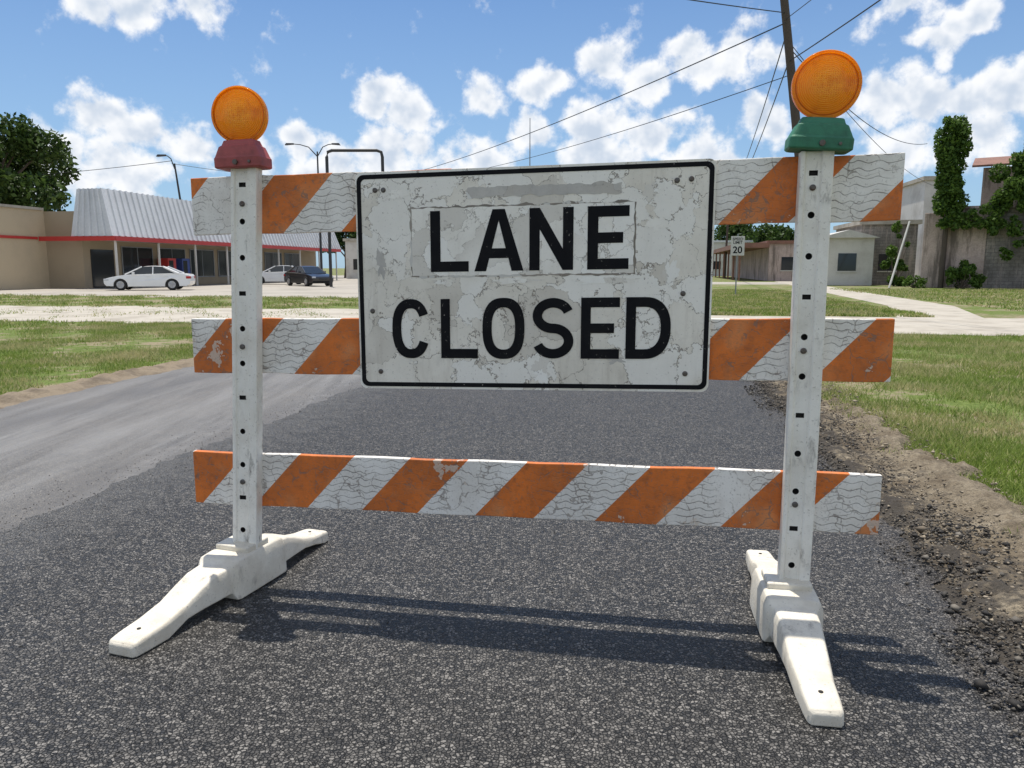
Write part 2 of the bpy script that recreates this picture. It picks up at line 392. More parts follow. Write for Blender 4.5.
def rndmat(name,a,bb,pw,rough):
    m,nt,b=newmat(name); gi=N(nt,'ShaderNodeNewGeometry').outputs['Random Per Island']
    setb(nt,b,col=mixc(nt,mt(nt,'POWER',gi,pw),a,bb),rough=rough); return m
M_CRUMB=rndmat('asphalt_crumb',(0.020,0.018,0.016),(0.18,0.16,0.13),2.2,0.8)
M_STONE=rndmat('loose_stone',(0.03,0.029,0.027),(0.30,0.275,0.24),3.0,0.6)
M_CLOD=rndmat('dirt_clod',(0.10,0.08,0.058),(0.38,0.32,0.235),1.3,0.95)
n=17000
y=1.2+(rng.random(n)**1.6)*12
x=1.20+rng.normal(0,0.13,n)+0.10*np.sin(y*2.3)+0.07*np.sin(y*7.1)
sel=x>0.94; x=x[sel];y=y[sel]; n=len(x)
P=np.stack([x*EX[0]+y*EY[0],x*EX[1]+y*EY[1],np.where(x<1.12,0.003,0.016)+rng.uniform(-0.004,0.014,n)],1)
pebbles('asphalt_crumbs',P,rng.uniform(0.003,0.010,n)*(1+(rng.random(n)>0.96)*1.6),M_CRUMB,'loose dark asphalt crumbs along the road edge')
n=7000
y=1.2+(rng.random(n)**1.6)*9; x=rng.uniform(1.15,1.9,n)
P=np.stack([x*EX[0]+y*EY[0],x*EX[1]+y*EY[1],rng.uniform(0.0,0.035,n)],1)
pebbles('dirt_clods',P,rng.uniform(0.003,0.012,n)*(1+(rng.random(n)>0.97)*1.5),M_CLOD,'small soil clods scattered on the shoulder')
n=8000
x=rng.uniform(-2.9,1.0,n); y=0.9+(rng.random(n)**1.5)*7
xs_=np.where(rng.random(n)<0.30,-2.95+rng.normal(0,0.18,n),x)
P=np.stack([xs_*EX[0]+y*EY[0],xs_*EX[1]+y*EY[1],np.where(xs_<-2.9,-0.006,0.001)],1)
pebbles('gravel',P,rng.uniform(0.002,0.0052,n),M_STONE,'loose small aggregate stones on the new asphalt')

def grass(name,regions,label):
    Vs=[];
    for (x0,x1,y0,y1,n,h0,h1,wd,pw,edge,thr) in regions:
        y=y0+(rng.random(n)**pw)*(y1-y0); x=rng.uniform(x0,x1,n)
        if edge=='R':
            lim=np.array([dlim(q) for q in np.linspace(y0,y1,600)]); lm=np.interp(y,np.linspace(y0,y1,600),lim)
            x=lm-0.24*rng.random(n)**2+(rng.random(n)**1.3)*(x1-lm)
        p=np.sin(x*1.7+1.3*np.sin(y*0.9))+np.sin(y*1.3+2+np.sin(x*2.1))+0.8*np.sin(x*4.1+y*3.3)+0.6*np.sin(y*7.7-x*5.0)+rng.normal(0,0.7,n)
        keep=p>thr
        if edge=='L': keep&=(x< -5.88-0.14*np.sin(y*3)-0.10*np.sin(y*9.1)-0.2*rng.random(n))
        x=x[keep];y=y[keep];m=len(x)
        X=x*EX[0]+y*EY[0];Y=x*EX[1]+y*EY[1]
        a=rng.uniform(0,math.pi*2,m); h=rng.uniform(h0,h1,m)*(0.75+0.35*np.sin(x*2.2+y*1.1)**2); ww=wd*rng.uniform(0.6,1.3,m)
        lx=rng.normal(0,0.6,m)*h; ly=rng.normal(0,0.6,m)*h
        T=np.zeros((m,3,3))
        T[:,0]=np.stack([X-np.cos(a)*ww,Y-np.sin(a)*ww,np.full(m,-0.016)],1)
        T[:,1]=np.stack([X+np.cos(a)*ww,Y+np.sin(a)*ww,np.full(m,-0.016)],1)
        T[:,2]=np.stack([X+lx,Y+ly,h-0.010],1)
        Vs.append(T.reshape(-1,3))
    V=np.concatenate(Vs); F=np.arange(len(V)).reshape(-1,3)
    o=npmesh(name,V,F,M_GRASS); setlabel(o,label,None,None,'stuff'); return o
grass('grass_verge',[(1.8,6.0,2.2,15.2,160000,0.025,0.075,0.004,1.4,'R',-1.6),(6.0,14,7,15.2,45000,0.03,0.075,0.008,1.0,None,-1.6),
  (1.5,7.0,20.7,45,45000,0.04,0.10,0.018,1.3,None,-1.5),(10.2,40,20.7,48,60000,0.04,0.10,0.024,1.3,None,-1.6)],'short bright green grass verge with dry patches')
grass('grass_verge',[(-12,-5.8,4.6,15.6,140000,0.025,0.065,0.005,1.1,'L',0.0),(-26,-12,8,15.6,50000,0.03,0.08,0.010,1,None,-0.1),
  (-40,-5.9,21.5,31,60000,0.03,0.09,0.018,1,None,0.2),(-30,-6,15.0,22,16000,0.02,0.06,0.012,1,None,0.9)],'patchy green and straw coloured grass verge')

# ================================================================ BARRICADE
BL=(0.007,2.6545,0)
bar=empty('road_barricade',BL,RZ)
setlabel(bar,'white and orange striped road barricade standing on fresh asphalt','barricade')
def railmat(name,start,pitch,zb,shift=0.19,seed=0,corner=False):
    m,nt,b=newmat(name); v=coords(nt); s=N(nt,'ShaderNodeSeparateXYZ',{'Vector':v}); x,z=s.outputs[0],s.outputs[2]
    zz=mt(nt,'SUBTRACT',mt(nt,'SUBTRACT',z,zb),mt(nt,'MULTIPLY',x,0.011))
    a=mt(nt,'SUBTRACT',x,mt(nt,'MULTIPLY',zz,shift/0.203))
    fr=mt(nt,'FRACT',mt(nt,'ADD',mt(nt,'DIVIDE',mt(nt,'SUBTRACT',a,start),pitch),20.0))
    vs=mapping(nt,v,(1,1,1),(0,0,0),(seed*3.1,seed,0))
    n1=noi(nt,vs,5,5,0.65).outputs[0]; n2=noi(nt,vs,28,4,0.7).outputs[0]; n3=noi(nt,vs,7,2,0.5).outputs[0]; n4=noi(nt,vs,150,1,0.6).outputs[0]
    isor=mt(nt,'LESS_THAN',mt(nt,'ADD',fr,mt(nt,'MULTIPLY',mt(nt,'SUBTRACT',n2,0.5),0.02)),0.5)
    if corner:
        isor=mt(nt,'MULTIPLY',isor,mt(nt,'MAXIMUM',mt(nt,'GREATER_THAN',x,-1.03),mt(nt,'LESS_THAN',a,-1.31)))
    orc=mixc(nt,mr(nt,n1,0.35,0.65),(0.76,0.20,0.035),(0.47,0.135,0.035))
    orc=mixc(nt,mr(nt,n2,0.50,0.70,0,0.6),orc,(0.26,0.09,0.04))
    orc=mixc(nt,mr(nt,n3,0.54,0.70,0,0.4),orc,(0.82,0.38,0.16))
    wh=mixc(nt,mr(nt,n1,0.4,0.70,0,0.75),(0.86,0.83,0.77),(0.58,0.53,0.46))
    wav=mt(nt,'SINE',mt(nt,'ADD',mt(nt,'MULTIPLY',x,98.0),mt(nt,'MULTIPLY',n3,10.0)))
    q=mt(nt,'ADD',mt(nt,'MULTIPLY',wav,0.0042),mt(nt,'MULTIPLY',mt(nt,'SUBTRACT',n2,0.5),0.0035))
    q=mt(nt,'ADD',q,mt(nt,'MULTIPLY',n3,0.02))
    ln=mt(nt,'FRACT',mt(nt,'MULTIPLY',mt(nt,'ADD',z,q),42.0))
    ln=mt(nt,'ABSOLUTE',mt(nt,'SUBTRACT',ln,0.5))
    reg=mr(nt,noi(nt,mapping(nt,vs,(1,1,0.5)),5.5,2,0.5).outputs[0],0.38,0.44)
    wid=mr(nt,n1,0.35,0.7,0.01,0.09)
    lnm=mt(nt,'MULTIPLY',mr(nt,mt(nt,'SUBTRACT',ln,wid),-0.02,0.03,1,0),reg)
    wh=mixc(nt,mt(nt,'MULTIPLY',lnm,0.8),wh,(0.15,0.13,0.11))
    vw=vm(nt,'ADD',vs,vm(nt,'MULTIPLY',noi(nt,vs,10,3).outputs[1],(0.14,0.14,0.14)).outputs[0]).outputs[0]
    ve=N(nt,'ShaderNodeTexVoronoi',{'Vector':vw,'Scale':11.0},feature='DISTANCE_TO_EDGE').outputs[0]
    ck=mt(nt,'MULTIPLY',mr(nt,mt(nt,'SUBTRACT',ve,mr(nt,n2,0.4,0.65,0.003,0.03)),-0.004,0.004,1,0),mr(nt,n1,0.42,0.50))
    col=mixc(nt,isor,wh,orc)
    col=mixc(nt,mt(nt,'MULTIPLY',ck,0.6),col,(0.20,0.16,0.13))
    pl=mt(nt,'GREATER_THAN',mt(nt,'ADD',n1,mt(nt,'MULTIPLY',n2,0.25)),0.755)
    col=mixc(nt,mt(nt,'MULTIPLY',pl,0.75),col,(0.66,0.56,0.46))
    col=mixc(nt,mr(nt,n4,0.60,0.75,0,0.45),col,(0.22,0.18,0.15))
    setb(nt,b,col=col,rough=0.55,nrm=bump(nt,mt(nt,'SUBTRACT',n2,mt(nt,'ADD',ck,mt(nt,'MULTIPLY',lnm,0.5))),0.4,0.003),spec=0.3)
    return m
def rail(xa,xb,zt,mat,label):
    z0=zt-0.203; n=24; vs=[];fs=[]
    for i in range(n+1):
        x=xa+(xb-xa)*i/n; t=0.011*x; bow=0.003*math.sin(i*0.9+zt*5); w2=0.0015*math.sin(i*1.7+zt*3)
        vs+=[(x,bow,z0+t+w2),(x,0.024+bow,z0+t+w2),(x,0.024+bow,zt+t+w2),(x,bow,zt+t+w2)]
        if i:
            a=4*(i-1)
            for k in range(4): fs.append((a+k,a+(k+1)%4,a+4+(k+1)%4,a+4+k))
    fs+=[(0,1,2,3),(4*n,4*n+1,4*n+2,4*n+3)]
    o=mobj('rail',vs,fs,mat,bar,bevel=0.003); o["label"]=label
    return o
ZT=[1.5355,1.0275,0.519]
rail(-1.192,1.218,ZT[0],railmat('rail_top',-1.05,0.43,ZT[0]-0.203,0.19,1,True),'upper striped plank with crazed sheeting')
rail(-1.220,1.225,ZT[1],railmat('rail_mid',-0.82,0.45,ZT[1]-0.203,seed=2),'middle striped plank with crazed sheeting')
rail(-1.250,1.220,ZT[2],railmat('rail_low',-0.145,0.43,ZT[2]-0.203,seed=3),'lower striped plank with crazed sheeting')
def upright(xb,xt,z0,z1,name='upright'):
    wd=0.098
    sec=[(-wd/2,0),(-wd/2,-0.047),(-0.035,-0.047),(-0.032,-0.038),(0.012,-0.038),(0.015,-0.047),(wd/2,-0.047),(wd/2,0)]
    vs=[];fs=[];n=14;k=len(sec)
    for i in range(n+1):
        t=i/n; z=z0+(z1-z0)*t; cx=xb+(xt-xb)*t+0.002*math.sin(t*5)
        vs+=[(cx+a,b_,z) for a,b_ in sec]
        if i:
            a=k*(i-1)
            for j in range(k): fs.append((a+j,a+(j+1)%k,a+k+(j+1)%k,a+k+j))
    fs+=[tuple(range(k)),tuple(n*k+j for j in range(k))]
    o=mobj(name,vs,fs,M_POST,bar,bevel=0.0035)
    cut=MB(); z=z0+0.09; i=0
    while z<z1-0.05:
        t=(z-z0)/(z1-z0); cx=xb+(xt-xb)*t-0.010
        if i%3!=1: cut.tube([(cx,-0.06,z),(cx,-0.02,z)],0.0105,14)
        else: cut.box(cx-0.013,cx+0.013,-0.06,-0.028,z-0.008,z+0.008)
        z+=0.127; i+=1
    co_=mobj('cutter',cut.v,cut.f,M_HOLE,bar)
    o.data.materials.append(M_HOLE)
    md=o.modifiers.new('b','BOOLEAN'); md.object=co_; md.solver='EXACT'; md.operation='DIFFERENCE'
    try: md.material_mode='TRANSFER'
    except Exception: pass
    dg=bpy.context.evaluated_depsgraph_get(); me=bpy.data.meshes.new_from_object(o.evaluated_get(dg))
    o.modifiers.clear(); o.data=me; bpy.data.objects.remove(co_)
    for zt in ZT:
        z=zt-0.10+0.011*xb; t=(z-z0)/(z1-z0); cx=xb+(xt-xb)*t-0.010
        b_=MB(); b_.tube([(cx,-0.0375,z),(cx,-0.043,z),(cx,-0.046,z)],[0.010,0.0095,0.006],12)
        b_.obj('bolt',M_BOLT,o)
    return o
upright(-1.030,-0.953,0.13,1.548)
upright(0.957,0.956,0.13,1.556)
def foot(cx,cy,rot,label,toe=0.052,rear=1.0):
    prof=[(0.600,toe-0.010,0.034),(0.588,toe,0.046),(0.55,toe+0.003,0.052),(0.46,toe+0.006,0.060),(0.37,0.062,0.078),(0.29,0.066,0.108),(0.23,0.070,0.126),(0.160,0.073,0.131),(0.148,0.088,0.136),(0.135,0.094,0.148),(0.09,0.095,0.152)]
    st=[(-a,b_,c_) for a,b_,c_ in prof]+[(0,0.095,0.153)]+[(a*rear if a>0.17 else a,b_,c_) for a,b_,c_ in reversed(prof)]
    vs=[];fs=[];K=8
    for i,(yy,hw,zt) in enumerate(st):
        a=abs(yy); zb=0.0 if a>0.46 else 0.032*min(1,(0.46-a)/0.1)
        if a<0.16: zb=0.004
        sec=[(-hw,zb),(-hw*0.97,zt*0.80),(-hw*0.86,zt*0.97),(-hw*0.66,zt),(hw*0.66,zt),(hw*0.86,zt*0.97),(hw*0.97,zt*0.80),(hw,zb)]
        vs+=[(x_,yy,z_) for x_,z_ in sec]
        if i:
            q=K*(i-1)
            for j in range(K): fs.append((q+j,q+(j+1)%K,q+K+(j+1)%K,q+K+j))
    fs+=[tuple(range(K)),tuple(K*(len(st)-1)+j for j in range(K))]
    o=mobj('foot',vs,fs,M_FOOT,bar,smooth=True)
    md=o.modifiers.new('bevel','BEVEL'); md.width=0.005; md.segments=3; md.limit_method='ANGLE'; md.angle_limit=R(30)
    try: o.data.set_sharp_from_angle(angle=R(32))
    except Exception: pass
    o.location=(cx,cy,0.001); o.rotation_euler=(0,0,rot); o["label"]=label
    mb=MB(); mb.box(-0.072,0.072,-0.066,0.066,0.146,0.172); mb.obj('socket',M_FOOT,o,bevel=0.007,seg=3)
    for sg_ in (-1,1):
        yy=sg_*0.52*(rear if sg_>0 else 1)
        mb=MB(); mb.tube([(0.0,yy,0.045),(0.0,yy,0.0562)],0.007,10)
        mb.obj('plug',M_HOLE,o)
foot(-1.050,-0.022,R(-8.5),'scuffed white plastic foot splayed outward',0.056,0.86)
foot(0.936,-0.022,R(1.2),'scuffed white plastic foot of the barricade',0.047)

# ================================================================ SIGN
sg=empty('road_sign',BL,RZ); setlabel(sg,'weathered white LANE CLOSED sign bolted to the barricade planks','sign')
SC=(0.050,1.1585); SLOPE=0.0165
def place_on(yf):
    def f(x,y,z): return (SC[0]+x, yf-z, SC[1]+y+SLOPE*x)
    return f
def rrect(hw,hh,r,n=8):
    pts=[]
    for cx,cy,a0 in ((hw-r,hh-r,0),(-hw+r,hh-r,90),(-hw+r,-hh+r,180),(hw-r,-hh+r,270)):
        for i in range(n+1):
            a=R(a0+90*i/n); pts.append((cx+r*math.cos(a),cy+r*math.sin(a)))
    return pts
def signmat(name,base,dark,seed,crack=0.8,smudge=0.25):
    m,nt,b=newmat(name); v=mapping(nt,coords(nt),(1,1,1),(0,0,0),(seed,0,seed))
    n1=noi(nt,v,3,5,0.7).outputs[0]; n2=noi(nt,v,22,4,0.7).outputs[0]; n3=noi(nt,v,130,2,0.6).outputs[0]
    c=mixc(nt,mr(nt,n1,0.40,0.68,0,0.85),base,dark)
    c=mixc(nt,mr(nt,n2,0.55,0.75,0,0.3),c,tuple(x*0.7 for x in dark))
    dr=noi(nt,mapping(nt,v,(9,9,1.0)),4,4,0.65).outputs[0]
    c=mixc(nt,mr(nt,dr,0.55,0.78,0,smudge),c,(0.40,0.34,0.27))
    vw=vm(nt,'ADD',v,vm(nt,'MULTIPLY',noi(nt,v,7,5,0.65).outputs[1],(0.24,0.24,0.24)).outputs[0]).outputs[0]
    ve=N(nt,'ShaderNodeTexVoronoi',{'Vector':vw,'Scale':8.0},feature='DISTANCE_TO_EDGE').outputs[0]
    vc=N(nt,'ShaderNodeTexVoronoi',{'Vector':vw,'Scale':8.0},feature='F1').outputs['Color']
    mk=mr(nt,noi(nt,v,2.3,2,0.5).outputs[0],0.37,0.44)
    wdt=mr(nt,n2,0.38,0.64,0.001,0.020)
    ck=mt(nt,'MULTIPLY',mr(nt,mt(nt,'SUBTRACT',ve,wdt),-0.003,0.002,1,0),mk)
    rn=N(nt,'ShaderNodeSeparateColor',{'Color':vc}).outputs[0]
    pch=mt(nt,'MULTIPLY',mt(nt,'GREATER_THAN',rn,0.66),mk)
    c=mixc(nt,mt(nt,'MULTIPLY',pch,0.55),c,(0.93,0.91,0.85))
    pc2=mt(nt,'MULTIPLY',mt(nt,'LESS_THAN',rn,0.14),mk)
    c=mixc(nt,mt(nt,'MULTIPLY',pc2,0.4),c,(0.50,0.45,0.38))
    c=mixc(nt,mt(nt,'MULTIPLY',ck,crack*0.9),c,(0.20,0.165,0.13))
    c=mixc(nt,mr(nt,n3,0.64,0.75,0,0.5),c,(0.24,0.20,0.17))
    setb(nt,b,col=c,rough=0.5,nrm=bump(nt,mt(nt,'SUBTRACT',n2,mt(nt,'MULTIPLY',ck,1.2)),0.5,0.003))
    return m
M_SIGN=signmat('sign_face',(0.86,0.81,0.71),(0.69,0.635,0.535),0,0.85,0.35)
M_PATCH=signmat('sign_patch',(0.92,0.885,0.805),(0.80,0.755,0.665),3,0.6,0.2)
M_GREY=signmat('sign_grey_band',(0.56,0.53,0.48),(0.42,0.395,0.36),5,0.4)
M_EDGE=signmat('sign_patch_edge',(0.26,0.225,0.18),(0.16,0.14,0.115),7,0.4)
m,nt,b=newmat('sign_black'); v=coords(nt); M_BLACK=m
n1=noi(nt,v,9,5,0.7).outputs[0]; n2=noi(nt,v,70,3,0.7).outputs[0]
c=mixc(nt,mr(nt,n1,0.45,0.8,0,0.4),(0.008,0.008,0.010),(0.03,0.029,0.028))
c=mixc(nt,mt(nt,'MULTIPLY',mr(nt,n2,0.64,0.70),mr(nt,n1,0.52,0.58)),c,(0.4,0.37,0.33))
setb(nt,b,col=c,rough=0.7,spec=0.12)
HW,HH=0.607,0.376
p=loops_to_obj('panel',[rrect(HW,HH,0.024)],0.004,M_SIGN,sg,place_on(-0.012)); p["label"]='crazed and peeling white sign face'
loops_to_obj('border',[rrect(HW-0.006,HH-0.008,0.024),rrect(HW-0.021,HH-0.023,0.016)],0.0008,M_BLACK,sg,place_on(-0.0148))
def torn(x0,x1,y0,y1,a=0.002,s=0):
    pts=[]
    def seg(p,q):
        L=math.hypot(q[0]-p[0],q[1]-p[1]); n=int(L/0.010)
        for i in range(n):
            t=i/n; j=a*mnoise.fractal(Vector((p[0]*9+t*L*25,p[1]*9+s,s)),0.8,2,4)*2
            dx,dy=(q[1]-p[1])/L,-(q[0]-p[0])/L
            pts.append((p[0]+(q[0]-p[0])*t+dx*j,p[1]+(q[1]-p[1])*t+dy*j))
    seg((x0,y0),(x1,y0));seg((x1,y0),(x1,y1));seg((x1,y1),(x0,y1));seg((x0,y1),(x0,y0)); return pts
o=loops_to_obj('overlay_patch',[torn(-0.405,0.352,0.020,0.248,0.002,1)],0.0008,M_PATCH,sg,place_on(-0.0146)); o["label"]='lighter sticker patch behind the upper word'
loops_to_obj('patch_edge',[torn(-0.411,0.358,0.014,0.254,0.0035,2),torn(-0.404,0.351,0.021,0.247,0.002,1)],0.0004,M_EDGE,sg,place_on(-0.0143))
o=loops_to_obj('overlay_patch',[torn(-0.205,0.31,0.280,0.313,0.004,4)],0.0008,M_GREY,sg,place_on(-0.0146)); o["label"]='grey band above the upper word'
for i,(cx,cy,sx_,sy_) in enumerate([(0.05,-0.31,0.03,0.04),(0.30,-0.27,0.03,0.012),(-0.05,0.000,0.07,0.008),(0.42,0.18,0.03,0.02),(0.47,0.02,0.02,0.04),(0.25,-0.003,0.09,0.012),(-0.52,0.06,0.018,0.04),(-0.45,0.30,0.04,0.014),(0.40,0.27,0.02,0.03),(-0.30,0.0,0.03,0.008)]):
    pts=[]
    for k in range(70):
        a=2*math.pi*k/70; r=1+0.8*mnoise.fractal(Vector((math.cos(a)*1.3+i*5,math.sin(a)*1.3,i)),0.6,2.2,5)
        pts.append((cx+sx_*r*math.cos(a),cy+sy_*r*math.sin(a)))
    loops_to_obj('peeled_flake',[pts],0.0004,M_GREY if i in(1,6) else M_PATCH,sg,place_on(-0.01430-0.00003*i))
Hh=0.206; s=0.035
def L_(w): return [[(0,0),(w,0),(w,s),(s,s),(s,Hh),(0,Hh)]]
def E_(w):
    m0=Hh/2-s/2; m1=Hh/2+s/2
    return [[(0,0),(w,0),(w,s),(s,s),(s,m0),(w*0.86,m0),(w*0.86,m1),(s,m1),(s,Hh-s),(w,Hh-s),(w,Hh),(0,Hh)]]
def N_(w): return [[(0,0),(s,0),(s,Hh*0.66),(w-s,0),(w,0),(w,Hh),(w-s,Hh),(w-s,Hh*0.34),(s,Hh),(0,Hh)]]
def A_(w): return [[(0,0),(.24*w,0),(.305*w,.21*Hh),(.695*w,.21*Hh),(.76*w,0),(w,0),(.625*w,Hh),(.375*w,Hh)],[(.36*w,.37*Hh),(.64*w,.37*Hh),(.5*w,.82*Hh)]]
def sup(cx,cy,rx,ry,a,e=2.5):
    c_,s_=math.cos(a),math.sin(a)
    return (cx+rx*math.copysign(abs(c_)**(2/e),c_),cy+ry*math.copysign(abs(s_)**(2/e),s_))
def O_(w):
    return [[sup(w/2,Hh/2,w/2,Hh/2+0.002,2*math.pi*i/56) for i in range(56)],[sup(w/2,Hh/2,w/2-s,Hh/2-s+0.002,2*math.pi*i/56) for i in range(56)]]
def thick(cl):
    l=[];r=[]
    for i,p in enumerate(cl):
        a=cl[max(i-1,0)];b_=cl[min(i+1,len(cl)-1)]
        dx,dy=b_[0]-a[0],b_[1]-a[1]; q=math.hypot(dx,dy) or 1; nx_,ny_=-dy/q,dx/q
        l.append((p[0]+nx_*s/2,p[1]+ny_*s/2)); r.append((p[0]-nx_*s/2,p[1]-ny_*s/2))
    return [l+r[::-1]]
def C_(w): return thick([sup(w/2,Hh/2,(w-s)/2,(Hh-s)/2+0.001,R(28+(332-28)*i/44),2.4) for i in range(45)])
def S_(w):
    rx=(w-s)/2; ry=(Hh-s)/4
    cl=[(w/2+rx*math.cos(R(a)),Hh-s/2-ry+ry*math.sin(R(a))) for a in np.linspace(18,262,26)]
    cl+=[(w/2+rx*math.cos(R(a)),s/2+ry+ry*math.sin(R(a))) for a in np.linspace(82,-162,26)]
    return thick(cl)
def D_(w):
    k=w*0.42
    out=[(0,0)]+[sup(k,Hh/2,w-k,Hh/2,R(a),2.3) for a in np.linspace(-90,90,25)]+[(0,Hh)]
    inn=[(s,s)]+[sup(k,Hh/2,w-k-s,Hh/2-s,R(a),2.3) for a in np.linspace(-90,90,25)]+[(s,Hh-s)]
    return [out,inn]
def word(items,y0,label):
    loops=[]
    for fn,x0,x1 in items:
        x0-=0.047; x1-=0.047
        for lp in fn(x1-x0): loops.append([(x+x0,y+y0) for x,y in lp])
    o=loops_to_obj('lettering',loops,0.0008,M_BLACK,sg,place_on(-0.0156)); o["label"]=label
word([(L_,-0.292,-0.158),(A_,-0.138,0.032),(N_,0.052,0.200),(E_,0.247,0.383)],0.033,'black word LANE')
s=0.0325
word([(C_,-0.436,-0.300),(L_,-0.259,-0.128),(O_,-0.111,0.036),(S_,0.064,0.204),(E_,0.229,0.358),(D_,0.379,0.526)],-0.266,'black word CLOSED')
for bx,bz in ((-0.535,0.315),(-0.505,0.315),(0.53,0.315),(0.485,0.312),(-0.53,-0.315),(0.53,-0.315),(-0.555,-0.10),(0.515,-0.05)):
    mb=MB(); z=SC[1]+bz+SLOPE*bx; x=SC[0]+bx
    mb.tube([(x,-0.0142,z),(x,-0.0165,z),(x,-0.019,z)],[0.009,0.0085,0.005],12); mb.obj('bolt',M_BOLT,sg)

# ================================================================ WARNING LIGHTS
m=bpy.data.materials.new('amber_lens'); m.use_nodes=True; nt=m.node_tree; nt.nodes.clear(); M_AMBER=m
v=coords(nt); sp=N(nt,'ShaderNodeSeparateXYZ',{'Vector':v})
rr=mt(nt,'SQRT',mt(nt,'ADD',mt(nt,'POWER',sp.outputs[0],2.0),mt(nt,'POWER',sp.outputs[2],2.0)))
vo=N(nt,'ShaderNodeTexVoronoi',{'Vector':mapping(nt,v,(1,0.01,1)),'Scale':150.0,'Randomness':0.3},feature='F1')
h=vo.outputs['Distance']
ring=mt(nt,'SINE',mt(nt,'MULTIPLY',rr,1100.0))
inner=mr(nt,rr,0.030,0.060,1,0)
n1=noi(nt,v,22,3).outputs[0]
c=mixc(nt,mt(nt,'MULTIPLY_ADD',ring,0.5,0.5),(0.98,0.37,0.012),(1.0,0.58,0.04))
ci=mixc(nt,mr(nt,h,0.10,0.5),(0.80,0.26,0.008),(1.0,0.66,0.09))
c=mixc(nt,mt(nt,'MULTIPLY',inner,0.75),c,ci)
grv=mt(nt,'MULTIPLY',mr(nt,rr,0.085,0.087),mr(nt,rr,0.090,0.092,1,0))
c=mixc(nt,mt(nt,'MULTIPLY',grv,0.7),c,(0.50,0.14,0.006))
c=mixc(nt,mr(nt,n1,0.50,0.72,0,0.5),c,(0.62,0.18,0.01))
bn=bump(nt,mt(nt,'ADD',mt(nt,'MULTIPLY',h,inner),mt(nt,'MULTIPLY',ring,0.25)),0.9,0.004)
d=N(nt,'ShaderNodeBsdfPrincipled',{'Base Color':c,'Roughness':0.12,'Normal':bn,'Coat Weight':0.6})
t=N(nt,'ShaderNodeBsdfTranslucent',{'Color':c})
mx=N(nt,'ShaderNodeMixShader',{0:0.66,1:d.outputs[0],2:t.outputs[0]})
N(nt,'ShaderNodeOutputMaterial',{'Surface':mx.outputs[0]})
M_HRED=weathered('red_housing',(0.38,0.08,0.075),(0.18,0.045,0.04),14,0.6,0.9,90,0.3)
M_HGREEN=weathered('green_housing',(0.035,0.19,0.105),(0.02,0.09,0.055),14,0.6,0.9,90,0.3)
def wlight(x,zc_,rad,post_z,tilt,mat,label,yaw=0,hs=1.0):
    e=empty('warning_light'); 
    wx,wy=BL[0]+x*EX[0]-0.022*EY[0], BL[1]+x*EX[1]-0.022*EY[1]
    e.location=(wx,wy,post_z); e.rotation_euler=(0,tilt,RZ)
    setlabel(e,label,'warning light',group='amber warning lights on top of the barricade')
    prof=[(0.0,0.092,0.048),(0.004,0.098,0.054),(0.034,0.098,0.055),(0.040,0.094,0.052),(0.074,0.078,0.046),(0.079,0.070,0.038),(0.096,0.064,0.030),(0.098,0.058,0.024)]
    vs=[];fs=[];k=32
    for i,(zz,hx,hy) in enumerate(prof):
        for j in range(k):
            q=sup(0,0,hx*hs,hy,2*math.pi*j/k,8); vs.append((q[0],q[1],zz))
        if i:
            a=k*(i-1)
            for j in range(k): fs.append((a+j,a+(j+1)%k,a+k+(j+1)%k,a+k+j))
    fs+=[tuple(range(k)),tuple(k*(len(prof)-1)+j for j in range(k))]
    mobj('housing',vs,fs,mat,e,smooth=False,bevel=0.002)
    mb=MB(); mb.tube([(0.0,-0.054,0.018),(0.0,-0.061,0.018)],0.009,12); mb.obj('bolt',M_BOLT,e)
    mb=MB(); mb.tube([(0.052,-0.054,0.018),(0.052,-0.059,0.018)],0.005,8); mb.obj('bolt',M_BOLT,e)
    zc=zc_-post_z
    prof=[(0.0,-0.026),(0.018,-0.0255),(0.036,-0.0240),(0.054,-0.0210),(0.070,-0.0165),(0.082,-0.0115),(0.0875,-0.0085),(0.0895,-0.0085),(0.0900,-0.0135),(0.094,-0.0145),(0.0975,-0.012),(0.098,-0.008),(0.098,0.0)]
    prof=[(a*rad/0.098,b_) for a,b_ in prof]; prof=prof+[(a,-b_) for a,b_ in reversed(prof[:-1])]
    vs=[];fs=[];k=64
    for i,(r_,yy) in enumerate(prof):
        for j in range(k): an=2*math.pi*j/k; vs.append((r_*math.cos(an),yy,r_*math.sin(an)))
        if i:
            a=k*(i-1)
            for j in range(k): fs.append((a+j,a+(j+1)%k,a+k+(j+1)%k,a+k+j))
    o=mobj('lens',vs,fs,M_AMBER,e); o.location=(0,0,zc); o.rotation_euler=(0,0,yaw)
    bm=bmesh.new(); bm.from_mesh(o.data); bmesh.ops.remove_doubles(bm,verts=bm.verts,dist=1e-5); bm.to_mesh(o.data); bm.free()
    for p_ in o.data.polygons: p_.use_smooth=True
    try: o.data.set_sharp_from_angle(angle=R(40))
    except Exception: pass
    return e
wlight(-0.966,1.728,0.098,1.545,R(-1.5),M_HRED,'round amber warning light with a faded red housing on the upright',R(8),0.90)
wlight(0.958,1.752,0.101,1.556,R(4),M_HGREEN,'round amber warning light with a green housing on the upright',R(-4),0.97)

